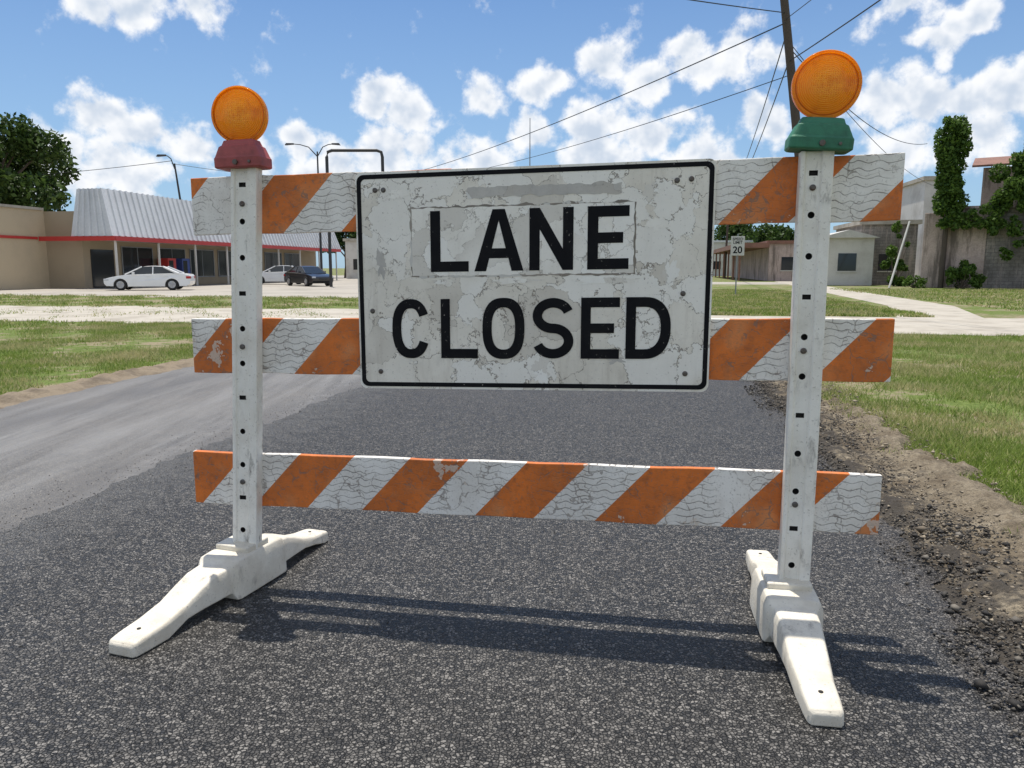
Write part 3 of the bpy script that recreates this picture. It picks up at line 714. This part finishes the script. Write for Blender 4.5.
# ================================================================ STORE
store=empty('store_building',(*W(-30.5,40.3),0),RZ)
setlabel(store,'tan single storey store with ribbed pale mansard roof and red trim','building')
L=33
mb=MB(); mb.box(-22,-2.6,0.6,L,0,4.5); mb.obj('wall',M_TAN_SHADE,store)
mb=MB(); mb.box(-22,-5.0,-9,0.595,0,4.55); o=mb.obj('wall',M_TAN_LIT,store); o["label"]='tan side wing wall with its lit tone painted in'
mb=MB(); mb.box(-22.1,-4.9,-9.1,0.5,4.552,4.70); mb.obj('parapet_cap',M_CONC,store)
mb=MB(); mb.box(-4.9,0.06,-0.08,0.0,2.76,3.02); mb.box(-0.0,0.08,0.0,L,2.76,3.02); mb.obj('fascia',M_RED,store)
mb=MB(); mb.box(-4.99,-4.93,-9.0,-0.1,2.85,3.0); mb.obj('trim_stripe',M_RED,store)
def ribbed(n,p0,p1,q0,q1,depth):
    p0,p1,q0,q1=map(Vector,(p0,p1,q0,q1)); nn=(p1-p0).cross(q0-p0).normalized()
    vs=[];fs=[];prof=[(0,0),(0.62,0),(0.68,1),(0.92,1),(0.98,0)]
    pts=[]
    for i in range(n):
        for t,h_ in prof: pts.append(((i+t)/n,h_))
    pts.append((1,0))
    for t,h_ in pts:
        vs.append(p0.lerp(p1,t)+nn*depth*h_); vs.append(q0.lerp(q1,t)+nn*depth*h_)
    for i in range(len(pts)-1): a=2*i; fs.append((a,a+2,a+3,a+1))
    return vs,fs
mb=MB(); mb.add(*ribbed(62,(0,0,3.02),(0,L,3.02),(-0.9,0.5,5.75),(-0.9,L-0.5,5.75),0.10))
mb.add(*ribbed(6,(-2.8,0,3.02),(0,0,3.02),(-2.6,0.5,5.75),(-0.9,0.5,5.75),0.10))
mb.add([(-2.6,0.5,5.75),(-0.9,0.5,5.75),(-0.9,L-0.5,5.75),(-2.6,L-0.5,5.75),(-2.8,0,3.02),(-2.6,L,3.02)],[(0,1,2,3),(4,0,3,5)])
mb.obj('roof',M_METALW,store)
mb=MB(); mb.box(-2.59,-0.01,0.01,L,2.84,2.98); mb.obj('canopy_ceiling',M_WHITEW,store)
for i in range(9):
    mb=MB(); y=0.25+i*4.0; mb.box(-0.20,-0.10,y-0.05,y+0.05,0,2.83); mb.obj('column',M_WHITEW,store)
for i in range(7):
    y=4+i*3.7
    mb=MB(); mb.box(-2.585,-2.56,y,y+3.0,0.6,2.5); wdo=mb.obj('window',M_GLASSD,store)
    mb=MB(); mb.box(-2.59,-2.53,y-0.06,y,0.54,2.56);mb.box(-2.59,-2.53,y+3,y+3.06,0.54,2.56);mb.box(-2.59,-2.53,y,y+3,0.54,0.60);mb.box(-2.59,-2.53,y,y+3,2.5,2.56);mb.box(-2.58,-2.54,y+1.48,y+1.52,0.6,2.5); mb.obj('frame',M_GALV,wdo)
mb=MB(); mb.box(-2.585,-2.55,1.2,3.2,0.02,2.3); mb.obj('door',M_GLASSD,store)
def vending(x,y,mat,label):
    e=empty('vending_machine',(*W(-30.5+x,40.3+y),0),RZ); setlabel(e,label,'vending machine')
    mb=MB(); mb.box(-0.4,0.4,-0.45,0.45,0.03,1.85); mb.obj('cabinet',mat,e,bevel=0.03)
    mb=MB(); mb.box(0.401,0.41,-0.36,0.12,0.5,1.7); mb.obj('display_window',M_GLASSD,e)
vending(-1.9,7.6,M_RED,'red drinks machine against the store front')
vending(-1.9,9.2,weathered('blue_paint',(0.05,0.09,0.3)),'blue drinks machine against the store front')

def simple_building(name,cx,cy,w_,d_,h_,mat,roofmat,label,gable=0,rz=RZ,wins=3):
    e=empty(name,(cx,cy,0),rz); setlabel(e,label,'building')
    mb=MB(); mb.box(-w_/2,w_/2,0,d_,0,h_); mb.obj('wall',mat,e)
    if gable:
        hw=w_/2+0.3; mb=MB(); mb.add([(-hw,-0.3,h_-0.05),(hw,-0.3,h_-0.05),(0,-0.3,h_+gable),(-hw,d_+0.3,h_-0.05),(hw,d_+0.3,h_-0.05),(0,d_+0.3,h_+gable)],[(0,1,2),(3,5,4),(0,2,5,3),(1,4,5,2),(0,3,4,1)]); mb.obj('roof',roofmat,e)
    else:
        mb=MB(); mb.box(-w_/2-0.2,w_/2+0.2,-0.2,d_+0.2,h_+0.003,h_+0.3); mb.obj('roof',roofmat,e)
    for i in range(wins):
        x=-w_/2+(i+0.5)*w_/wins; ww=min(1.2,w_/wins*0.5)
        mb=MB(); mb.box(x-ww/2,x+ww/2,-0.03,-0.003,1.0,2.2); wn=mb.obj('window',M_GLASSD,e)
        mb=MB(); mb.box(x-ww/2-0.08,x+ww/2+0.08,-0.06,-0.031,0.9,0.99); mb.obj('sill',M_WHITEW,wn)
    return e
simple_building('low_building',-14.5,88,9,12,4.2,M_WHITEW,M_CONC,'low pale building beyond the parking lot',0,wins=3)
simple_building('house',23.2,54,3.4,7,3.3,M_WHITEW,M_WHITEW,'small white gabled house beyond the grass',0.5,wins=1)
simple_building('block_building',27.2,56.5,3.8,8,4.3,M_BLOCK,M_CONC,'small grimy block building beside the path',0,wins=1)
e=simple_building('shop_building',25.5,72,3.5,34,3.4,M_PINK,M_RUST,'long low shop building with a brown canopy along the path',0,wins=1)
mb=MB(); mb.box(-4.6,-1.78,-0.5,34,3.05,3.5); mb.obj('canopy',M_RUST,e)
for i in range(7):
    y=0.0+i*5.4; mb=MB(); mb.box(-4.4,-4.24,y,y+0.16,0,3.045); mb.obj('column',M_RUST,e)
simple_building('warehouse',31,118,20,14,5.0,M_WHITEW,M_METALW,'pale low warehouse at the end of the street',0,wins=5)
simple_building('block_building',33.2,62,1.5,7,8.0,M_WHITEW,M_CONC,'narrow faded plaster building behind the ivy',0,wins=1)

ruin=empty('ruined_building',(25.2,48,0),R(-32)); setlabel(ruin,'derelict plaster and block wall overgrown with vines','building')
mb=MB(); mb.box(0.0,1.3,0.0,0.6,0,4.5); mb.obj('pillar',M_PINK,ruin,bevel=0.03)
mb=MB(); mb.box(1.1,3.3,0.25,0.5,0,4.7); mb.box(1.25,3.25,0.15,0.55,4.703,4.85); o=mb.obj('wall',M_PINK,ruin); o["label"]='stained pinkish plaster wall'
top=[]
for i in range(60):
    x=3.0+23*i/59; top.append((x,0.3,4.7+0.21*round(mnoise.noise(Vector((x*0.7,3,1)))*7)))
prof=[(3.0,0.3,0)]+top+[(26.0,0.3,0)]
n=len(prof); vs=prof+[(p_[0],0.48,p_[2]) for p_ in prof]
mobj('wall',vs,[tuple(range(n)),tuple(range(2*n-1,n-1,-1))]+[(i,(i+1)%n,n+(i+1)%n,n+i) for i in range(n)],M_BLOCK,ruin)["label"]='stained broken grey concrete block wall'
for x in (5.6,9.4,13.2,17.0):
    mb=MB(); mb.box(x,x+0.45,0.05,0.295,0,4.6); mb.obj('pillar',M_PINK,ruin)
mb=MB(); mb.add([(2.2,2.2,7.3),(10.3,2.2,7.3),(10.3,6.3,8.2),(2.2,6.3,8.2),(2.2,2.2,7.42),(10.3,2.2,7.42),(10.3,6.3,8.32),(2.2,6.3,8.32)],[(0,3,2,1),(4,5,6,7),(0,1,5,4),(1,2,6,5),(2,3,7,6),(3,0,4,7)]); mb.obj('roof',M_RUST,ruin)
mb=MB(); mb.box(2.8,10,2.6,6,0,7.28); o=mb.obj('wall',M_PINK,ruin); o["label"]='set back upper wall under the rusty roof'

def leaves(name,centers,radii,n,size,mat,parent=None):
    centers=np.array(centers,float); radii=np.array(radii,float)
    if radii.ndim==1: radii=np.stack([radii]*3,1)
    wv=radii.prod(1)**(2/3); idx=rng.choice(len(centers),n,p=wv/wv.sum())
    d=rng.normal(size=(n,3)); d/=np.linalg.norm(d,axis=1)[:,None]
    rr_=rng.uniform(0.35,1.15,n)**0.6
    P=centers[idx]+d*radii[idx]*rr_[:,None]
    a=rng.normal(size=(n,3)); a/=np.linalg.norm(a,axis=1)[:,None]
    b_=np.cross(a,rng.normal(size=(n,3))); b_/=np.linalg.norm(b_,axis=1)[:,None]
    sz=size*rng.uniform(0.6,1.3,n)[:,None]
    Q=np.stack([P-a*sz,P-b_*sz*0.55,P+a*sz,P+b_*sz*0.55],1).reshape(-1,3)
    return npmesh(name,Q,np.arange(4*n).reshape(-1,4),mat,parent)
def tree(name,x,y,h,cr,label,seed=0,n=9000,size=0.22,squash=0.8):
    e=empty(name,(x,y,0)); setlabel(e,label,'tree')
    rs=random.Random(seed)
    mb=MB(); mb.tube([(0,0,-0.05),(0.1,0,h*0.2),(0.0,0.15,h*0.45),(0.1,0,h*0.75)],[h*0.035,h*0.026,h*0.02,h*0.006],9)
    cs=[];rd=[]
    for i in range(26):
        a=rs.uniform(0,6.28); el=rs.uniform(-0.25,1.0); r=cr*rs.uniform(0.35,0.95)
        c_=(r*math.cos(a)*math.cos(el*1.2),r*math.sin(a)*math.cos(el*1.2),h*0.58+el*h*0.34)
        cs.append(c_); q=cr*rs.uniform(0.16,0.38); rd.append((q,q,q*squash))
        if i%2==0: mb.tube([(0.05,0.05,h*rs.uniform(0.25,0.5)),(c_[0]*0.5,c_[1]*0.5,c_[2]*0.8),c_],[h*0.012,h*0.008,h*0.003],6)
    mb.obj('trunk',M_BARK,e)
    leaves('crown',cs,rd,n,size,M_LEAF,e)
    return e
tree('broadleaf_tree',-41,62,13.4,6.0,'large dark green broadleaf tree behind the store',1,17000,0.24)
tree('broadleaf_tree',-50,70,11,6.0,'dark green broadleaf tree behind the store',2,8000,0.3)
tree('broadleaf_tree',-20.5,96,7.5,4.0,'small green tree beyond the parking lot',3,5000,0.25)
tree('broadleaf_tree',-14,112,7,4.5,'small green tree beyond the parking lot',5,5000,0.3)
tree('broadleaf_tree',38,112,7,4.5,'green tree beyond the low shops',4,5000,0.3)
tree('broadleaf_tree',24,160,9,6,'distant green tree at the street end',8,4000,0.4)
tree('broadleaf_tree',44,150,10,7,'distant green tree at the street end',9,4000,0.4)
vp=empty('vine_covered_pole',(26.0,47.1,0)); setlabel(vp,'old pole above the wall thickly wrapped in green ivy','plant')
mb=MB(); mb.tube([(0,0,-0.05),(0.05,0,5),(0.0,0,9.6)],[0.16,0.14,0.12],10); mb.obj('pole',M_WOOD,vp)
cs=[];rd=[]
for i in range(50):
    t=i/49; zz=4.5+5.2*t; wdd=0.50+0.20*math.sin(t*9+1)+0.16*t
    cs.append((0.0+wdd*0.8*math.sin(i*2.4),0.3*math.cos(i*1.7)-0.1,zz)); rd.append(0.26+0.24*abs(math.sin(i*5)))
for i in range(16): cs.append((-0.6+0.2*i,-0.3-0.08*i,4.6-0.9*abs(math.sin(i*2.0)))); rd.append(0.30)
leaves('foliage',cs,rd,12000,0.12,M_VINE,vp)
vn=empty('climbing_vine',(28.8,45.6,0)); setlabel(vn,'dense green climbing vine spilling over the ruined wall','plant')
mb=MB(); mb.tube([(1.6,0.0,0),(1.4,-0.1,2.5),(1.8,-0.2,5.2),(1.9,-0.4,8.0)],[0.05,0.04,0.04,0.02],6); mb.obj('stem',M_BARK,vn)
cs=[];rd=[]; rs=random.Random(12)
for i in range(130):
    t=rs.random(); x=-0.4+8.0*t; top_=6.2+5.2*min(1,t*4)+rs.uniform(-1.6,0.8); zz=4.8+(top_-4.8)*rs.random()**0.8
    cs.append((x+rs.uniform(-.4,.4),-0.62*x+rs.uniform(-0.6,0.9),zz)); rd.append(rs.uniform(0.18,0.55))
for i in range(60):
    x=rs.uniform(-0.8,7.5); q=rs.uniform(0,1); cs.append((x,-0.62*x-0.35,5.0-3.2*q**1.5)); rd.append(rs.uniform(0.12,0.36))
leaves('foliage',cs,rd,30000,0.12,M_VINE,vn)
def bush(x,y,h,r,label,n=1500,size=0.09,seed=0,mat=None):
    e=empty('bush',(x,y,0)); setlabel(e,label,'bush')
    rs=random.Random(seed); mb=MB(); cs=[];rd=[]
    for i in range(16):
        a=rs.uniform(0,6.28); q=rs.uniform(0.1,1.0)*r; hh=h*rs.uniform(0.1,1.0)*(1-0.5*q/r); c_=(q*math.cos(a),q*math.sin(a),hh); cs.append(c_); rd.append(r*rs.uniform(0.12,0.36))
        mb.tube([(0,0,-0.02),c_],[0.03,0.01],5)
    mb.obj('stem',M_BARK,e); leaves('foliage',cs,rd,n,size,mat or M_VINE,e); return e
bush(26.6,46.0,1.8,1.1,'leafy green bush at the foot of the wall',2200,0.10,1)
bush(24.6,47.5,0.9,0.6,'small weed by the pillar',700,0.08,2)
bush(30.2,44.0,1.0,0.8,'small weed by the block wall',700,0.08,3)
bush(25.8,52.5,4.6,1.0,'vines beside the block building',2600,0.11,5)
o=MB().tube([(22.6,46.5,0),(24.1,47.6,4.0)],0.06,8).obj('leaning_pipe',M_WHITEW); setlabel(o,'white pipe leaning near the block building','pipe')
# ================================================================ POLES & WIRES
def upole(pb,pt,r0,r1,label,arm=None,name='utility_pole'):
    e=empty(name,pb); setlabel(e,label,'utility pole')
    d=Vector(pt)-Vector(pb)
    mb=MB(); mb.tube([(0,0,-0.1),d*0.5,d],[r0,(r0+r1)/2,r1],12); mb.obj('pole',M_WOOD,e)
    if arm:
        for h_ in arm:
            p=d*h_; mb=MB(); mb.box(p.x-1.1,p.x+1.1,p.y-0.17-0.06,p.y-0.17+0.05,p.z-0.06,p.z+0.06); cr=mb.obj('crossarm',M_WOOD,e)
            for q in (-1.0,-0.45,0.45,1.0):
                mb=MB(); mb.tube([(p.x+q,p.y-0.17,p.z+0.055),(p.x+q,p.y-0.17,p.z+0.13),(p.x+q,p.y-0.17,p.z+0.2)],[0.03,0.05,0.02],8); mb.obj('insulator',M_WHITEW,cr)
    return e
upole((9.75,25,0),(8.05,25,11.0),0.16,0.115,'tall dark leaning wooden utility pole',[0.95])
upole((24.6,90,0),(24.8,90,9.6),0.14,0.10,'distant wooden utility pole',[0.96])
upole((-10.3,70,0),(-10.3,70,9.3),0.14,0.10,'distant wooden utility pole beyond the lot')
def wire(a,b_,sag,label,r=0.014):
    a=Vector(a);b_=Vector(b_); pts=[]
    for i in range(25):
        t=i/24; p=a.lerp(b_,t); p.z-=4*sag*t*(1-t); pts.append(p)
    o=MB().tube(pts,r,5).obj('overhead_wire',M_DARK); setlabel(o,label,'wire',group='overhead utility wires'); return o
lw='thin dark overhead wire strung from the utility pole'
wire((8.35,24.9,8.6),(-10.3,70,9.15),0.5,lw,0.020)
wire((8.62,24.9,7.1),(-10.3,70,8.8),0.7,lw,0.014)
wire((8.3,24.9,8.9),(-9,12,7.2),0.2,lw,0.016)
wire((8.55,24.9,7.5),(9.9,2,8.6),0.25,lw,0.018)
wire((8.5,24.9,7.9),(25.0,48,8.6),0.9,lw,0.016)
wire((8.4,24.9,8.3),(24.7,89.9,9.2),0.9,lw,0.020)
wire((8.55,24.9,7.6),(24.7,89.9,8.6),0.9,lw,0.020)
wire((8.45,24.9,8.1),(33,62,7.6),0.7,lw,0.014)
wire((8.35,24.9,8.7),(10.6,6,10.2),0.2,lw,0.012)
wire((8.2,24.9,9.8),(-20,8,11),0.3,lw,0.016)
wire((7.1,24.8,10.6),(11,0,11.5),0.5,lw,0.014)
wire((-25.7,60,9.2),(-60,66,8.4),0.6,'thin dark overhead wire from the street lamp pole',0.022)
wire((-25.7,60,9.0),(-10.3,70,9.1),0.5,'thin dark overhead wire from the street lamp pole',0.018)
def lamp(x,y,h,arms,label,lean=0,mat=M_GALV):
    e=empty('street_lamp',(x,y,0)); setlabel(e,label,'street lamp')
    mb=MB(); mb.tube([(0,0,0),(lean*0.5,0,h*0.5),(lean,0,h)],[0.11,0.09,0.06],10); mb.obj('pole',mat,e)
    for ax in arms:
        sgn=math.copysign(1,ax)
        mb=MB(); mb.tube([(lean,0,h-0.4),(lean+ax*0.35,0,h+0.35),(lean+ax*0.7,0,h+0.55),(lean+ax,0,h+0.6)],[0.045,0.04,0.035,0.035],8); am=mb.obj('arm',mat,e)
        mb=MB(); x0=lean+ax; mb.add([(x0-sgn*0.1,-0.1,h+0.55),(x0+sgn*0.6,-0.16,h+0.5),(x0+sgn*0.6,0.16,h+0.5),(x0-sgn*0.1,0.1,h+0.55),(x0-sgn*0.1,-0.06,h+0.66),(x0+sgn*0.5,-0.1,h+0.66),(x0+sgn*0.5,0.1,h+0.66),(x0-sgn*0.1,0.06,h+0.66)],[(0,3,2,1),(4,5,6,7),(0,1,5,4),(1,2,6,5),(2,3,7,6),(3,0,4,7)]); mb.obj('lamp_head',mat,am)
lamp(-24.6,60,9.0,(-0.7,),'single street lamp on a dark pole by the store',-0.9,M_DARK)
lamp(-15.9,65,10.6,(-2.0,1.3),'double armed street lamp in the parking lot',0,M_DARK)
e=empty('sign_frame',(-9.9,50,0)); setlabel(e,'tall dark empty pipe sign frame','sign frame')
mb=MB(); mb.tube([(-1.75,0,0),(-1.75,0,8.1),(-1.68,0,8.4),(-1.4,0,8.5),(1.4,0,8.5),(1.68,0,8.4),(1.75,0,8.1),(1.75,0,0)],0.10,10); mb.obj('frame',M_DARK,e)
mb=MB(); mb.tube([(-1.7,0,6.9),(1.7,0,6.9)],0.06,8); mb.obj('crossbar',M_DARK,e)
o=MB().tube([(1.8,80,0),(1.8,80,16)],[0.12,0.04],6).obj('antenna_mast',M_GALV); setlabel(o,'thin grey antenna mast in the distance','antenna')
e=empty('speed_limit_sign',(10.1,35,0),R(-6)); setlabel(e,'white speed limit sign on a thin post','sign')
mb=MB(); mb.tube([(0,0.03,0),(0,0.03,2.7)],0.03,8); mb.obj('post',M_GALV,e)
mb=MB(); mb.box(-0.3,0.3,-0.012,0.0,1.75,2.6); mb.obj('panel',M_WHITEW,e,bevel=0.01)
def text(body,size,x,z,parent,mat,yf):
    cu=bpy.data.curves.new('t','FONT'); cu.body=body; cu.size=size; cu.align_x='CENTER'; cu.extrude=0.001; cu.offset=size*0.02
    t_=bpy.data.objects.new('t',cu); COL.objects.link(t_)
    dg=bpy.context.evaluated_depsgraph_get(); me=bpy.data.meshes.new_from_object(t_.evaluated_get(dg)); bpy.data.objects.remove(t_)
    for v_ in me.vertices: a,b_,c_=v_.co; v_.co=(x+a,yf-c_,z+b_)
    me.materials.clear(); me.materials.append(mat)
    o=bpy.data.objects.new('lettering',me); COL.objects.link(o); o.parent=parent
text('SPEED',0.17,0,2.42,e,M_BLACK,-0.0135); text('LIMIT',0.17,0,2.27,e,M_BLACK,-0.0135); text('20',0.42,0,1.86,e,M_BLACK,-0.0135)

# ================================================================ CARS
M_TYRE=weathered('tyre_rubber',(0.02,0.02,0.02),rough=0.85)
M_RIM=weathered('rim_alloy',(0.45,0.45,0.46),rough=0.35,metal=0.8)
M_TAIL,ntt,btt=newmat('tail_light'); setb(ntt,btt,col=(0.4,0.02,0.02),rough=0.2)
M_HEAD,ntt,btt=newmat('head_light'); setb(ntt,btt,col=(0.55,0.57,0.60),rough=0.1)
def paint(name,c):
    m,nt,b=newmat(name); v=coords(nt); n=noi(nt,v,2,4).outputs[0]
    setb(nt,b,col=mixc(nt,mr(nt,n,0.4,0.8,0,0.2),c,tuple(x*0.7 for x in c)),rough=0.28,coat=0.6); return m
def car(x,y,yaw,mat,label,scale=1.0):
    e=empty('parked_car',(x,y,0),yaw); setlabel(e,label,'car',group='cars parked outside the store'); e.scale=(scale,scale,scale)
    Lc=4.9; wx=(0.95,Lc-1.05); wr=0.34; H=1.46
    top=[(0.02,0.40),(0.0,0.58),(0.08,0.68),(0.35,0.77),(0.85,0.86),(1.35,0.93),(2.6,0.97),(3.9,1.01),(4.5,1.00),(4.80,0.95),(4.88,0.84),(4.9,0.55),(4.85,0.35)]
    bot=[]
    for cx in (wx[1],wx[0]):
        for i in range(9):
            a=R(180*i/8); bot.append((cx+(wr+0.06)*math.cos(a),0.30+(wr+0.06)*math.sin(a)))
    low=[(Lc-0.25,0.24)]+[(bot[0][0],0.24)]+bot[0:9]+[(bot[8][0],0.22),(bot[9][0],0.22)]+bot[9:18]+[(bot[17][0],0.24),(0.15,0.26)]
    out=top+low; n=len(out); vs=[]
    for yy in (-0.90,0.90):
        for (px,pz) in out:
            t=(px-Lc/2)/(Lc/2); k=1-0.10*abs(t)**4-(0.05 if pz>0.9 else 0.02 if pz>0.75 else 0)
            vs.append((px-Lc/2,yy*k,pz))
    fs=[tuple(range(n)),tuple(range(2*n-1,n-1,-1))]+[(i,(i+1)%n,n+(i+1)%n,n+i) for i in range(n)]
    mb=MB(); mb.add(vs,fs)
    g0,g1,t0,t1,zb=1.20,4.25,2.15,3.35,0.93
    X=lambda a:a-Lc/2
    rv=[];rf=[]
    rs_=[(t0-0.06,H-0.065,0.635),(t0+0.25,H-0.012,0.60),((t0+t1)/2,H+0.005,0.59),(t1-0.2,H-0.012,0.60),(t1+0.10,H-0.07,0.635)]
    for (a,zz,hw) in rs_: rv+=[(X(a),-hw-0.02,zz-0.03),(X(a),-hw*0.7,zz),(X(a),hw*0.7,zz),(X(a),hw+0.02,zz-0.03),(X(a),0,zz-0.06)]
    for i in range(4):
        for k in range(5): q=5*i; rf.append((q+k,q+(k+1)%5,q+5+(k+1)%5,q+5+k))
    rf+=[(0,1,2,3,4),(20,21,22,23,24)]
    mb.add(rv,rf)
    B=[(X(g0),-0.80,zb),(X(g1),-0.80,zb+0.05),(X(g1),0.80,zb+0.05),(X(g0),0.80,zb)]
    T=[(X(t0),-0.62,H-0.05),(X(t1),-0.62,H-0.05),(X(t1),0.62,H-0.05),(X(t0),0.62,H-0.05)]
    for i in range(4): mb.tube([B[i],T[i]],[0.05 if i in(0,3) else 0.09,0.04 if i in (0,3) else 0.06],6)
    for sgn in (-1,1):
        xm=X((g0+g1)/2+0.05); mb.tube([(xm,sgn*0.81,zb),(xm,sgn*0.63,H-0.05)],0.04,6)
    mb.obj('body',mat,e,bevel=0.035,seg=3)
    mobj('window',B+T,[(0,1,5,4),(1,2,6,5),(2,3,7,6),(3,0,4,7)],M_GLASSD,e)
    mb=MB(); mb.box(X(0.4),X(Lc-0.4),-0.7,0.7,0.2,0.6); mb.obj('underbody',M_DARK,e)
    wh=None
    for cx in wx:
        for sgn in (-1,1):
            if wh is None:
                mb=MB(); mb.tube([(0,-0.11,0),(0,-0.09,0),(0,0.09,0),(0,0.11,0)],[wr-0.03,wr,wr,wr-0.03],24); wh=mb.obj('wheel',M_TYRE,e)
                mb=MB(); mb.tube([(0,-0.125,0),(0,0.125,0)],0.06,12)
                for q in range(5):
                    a=q*2*math.pi/5
                    for yy in (-0.118,0.118): mb.tube([(0,yy,0),(0.22*math.cos(a),yy,0.22*math.sin(a))],0.028,6)
                mb.tube([(0,-0.115,0),(0,0.115,0)],0.215,20)
                ri=mb.obj('rim',M_RIM,wh); w1=wh
            else:
                w1=wh.copy(); COL.objects.link(w1); w1.parent=e; r1=ri.copy(); COL.objects.link(r1); r1.parent=w1
            w1.location=(X(cx),sgn*0.80,wr)
    zl=0.64
    for sgn in (-1,1):
        mb=MB(); mb.box(X(0.03)-0.02,X(0.3),sgn*0.70-0.14,sgn*0.70+0.12,zl-0.07,zl+0.05); mb.obj('headlight',M_HEAD,e,bevel=0.02)
        mb=MB(); mb.box(X(Lc-0.25),X(Lc)+0.012,sgn*0.70-0.13,sgn*0.70+0.13,zl+0.05,zl+0.2); mb.obj('taillight',M_TAIL,e,bevel=0.02)
    mb=MB(); mb.box(X(0)-0.02,X(0.02),-0.3,0.3,0.45,0.58); mb.obj('grille',M_DARK,e)
    for sgn in (-1,1):
        mb=MB(); mb.box(X(1.65),X(1.8),sgn*0.98-0.07,sgn*0.98+0.07,zb+0.02,zb+0.15); mb.obj('mirror',mat,e,bevel=0.02)
        for dx in (2.45,3.4):
            mb=MB(); mb.box(X(dx),X(dx+0.18),sgn*0.895-0.015,sgn*0.895+0.015,0.83,0.86); mb.obj('handle',mat,e)
    return e
car(-20.0,43.0,R(12),paint('white_paint',(0.78,0.78,0.77)),'white four-door sedan parked in front of the store',0.90)
car(-17.3,58,R(14),paint('pale_paint',(0.62,0.63,0.64)),'pale silver sedan parked in front of the store',0.95)
car(-13.9,53,R(130),paint('black_paint',(0.015,0.015,0.018)),'black sedan parked in front of the store',0.92)
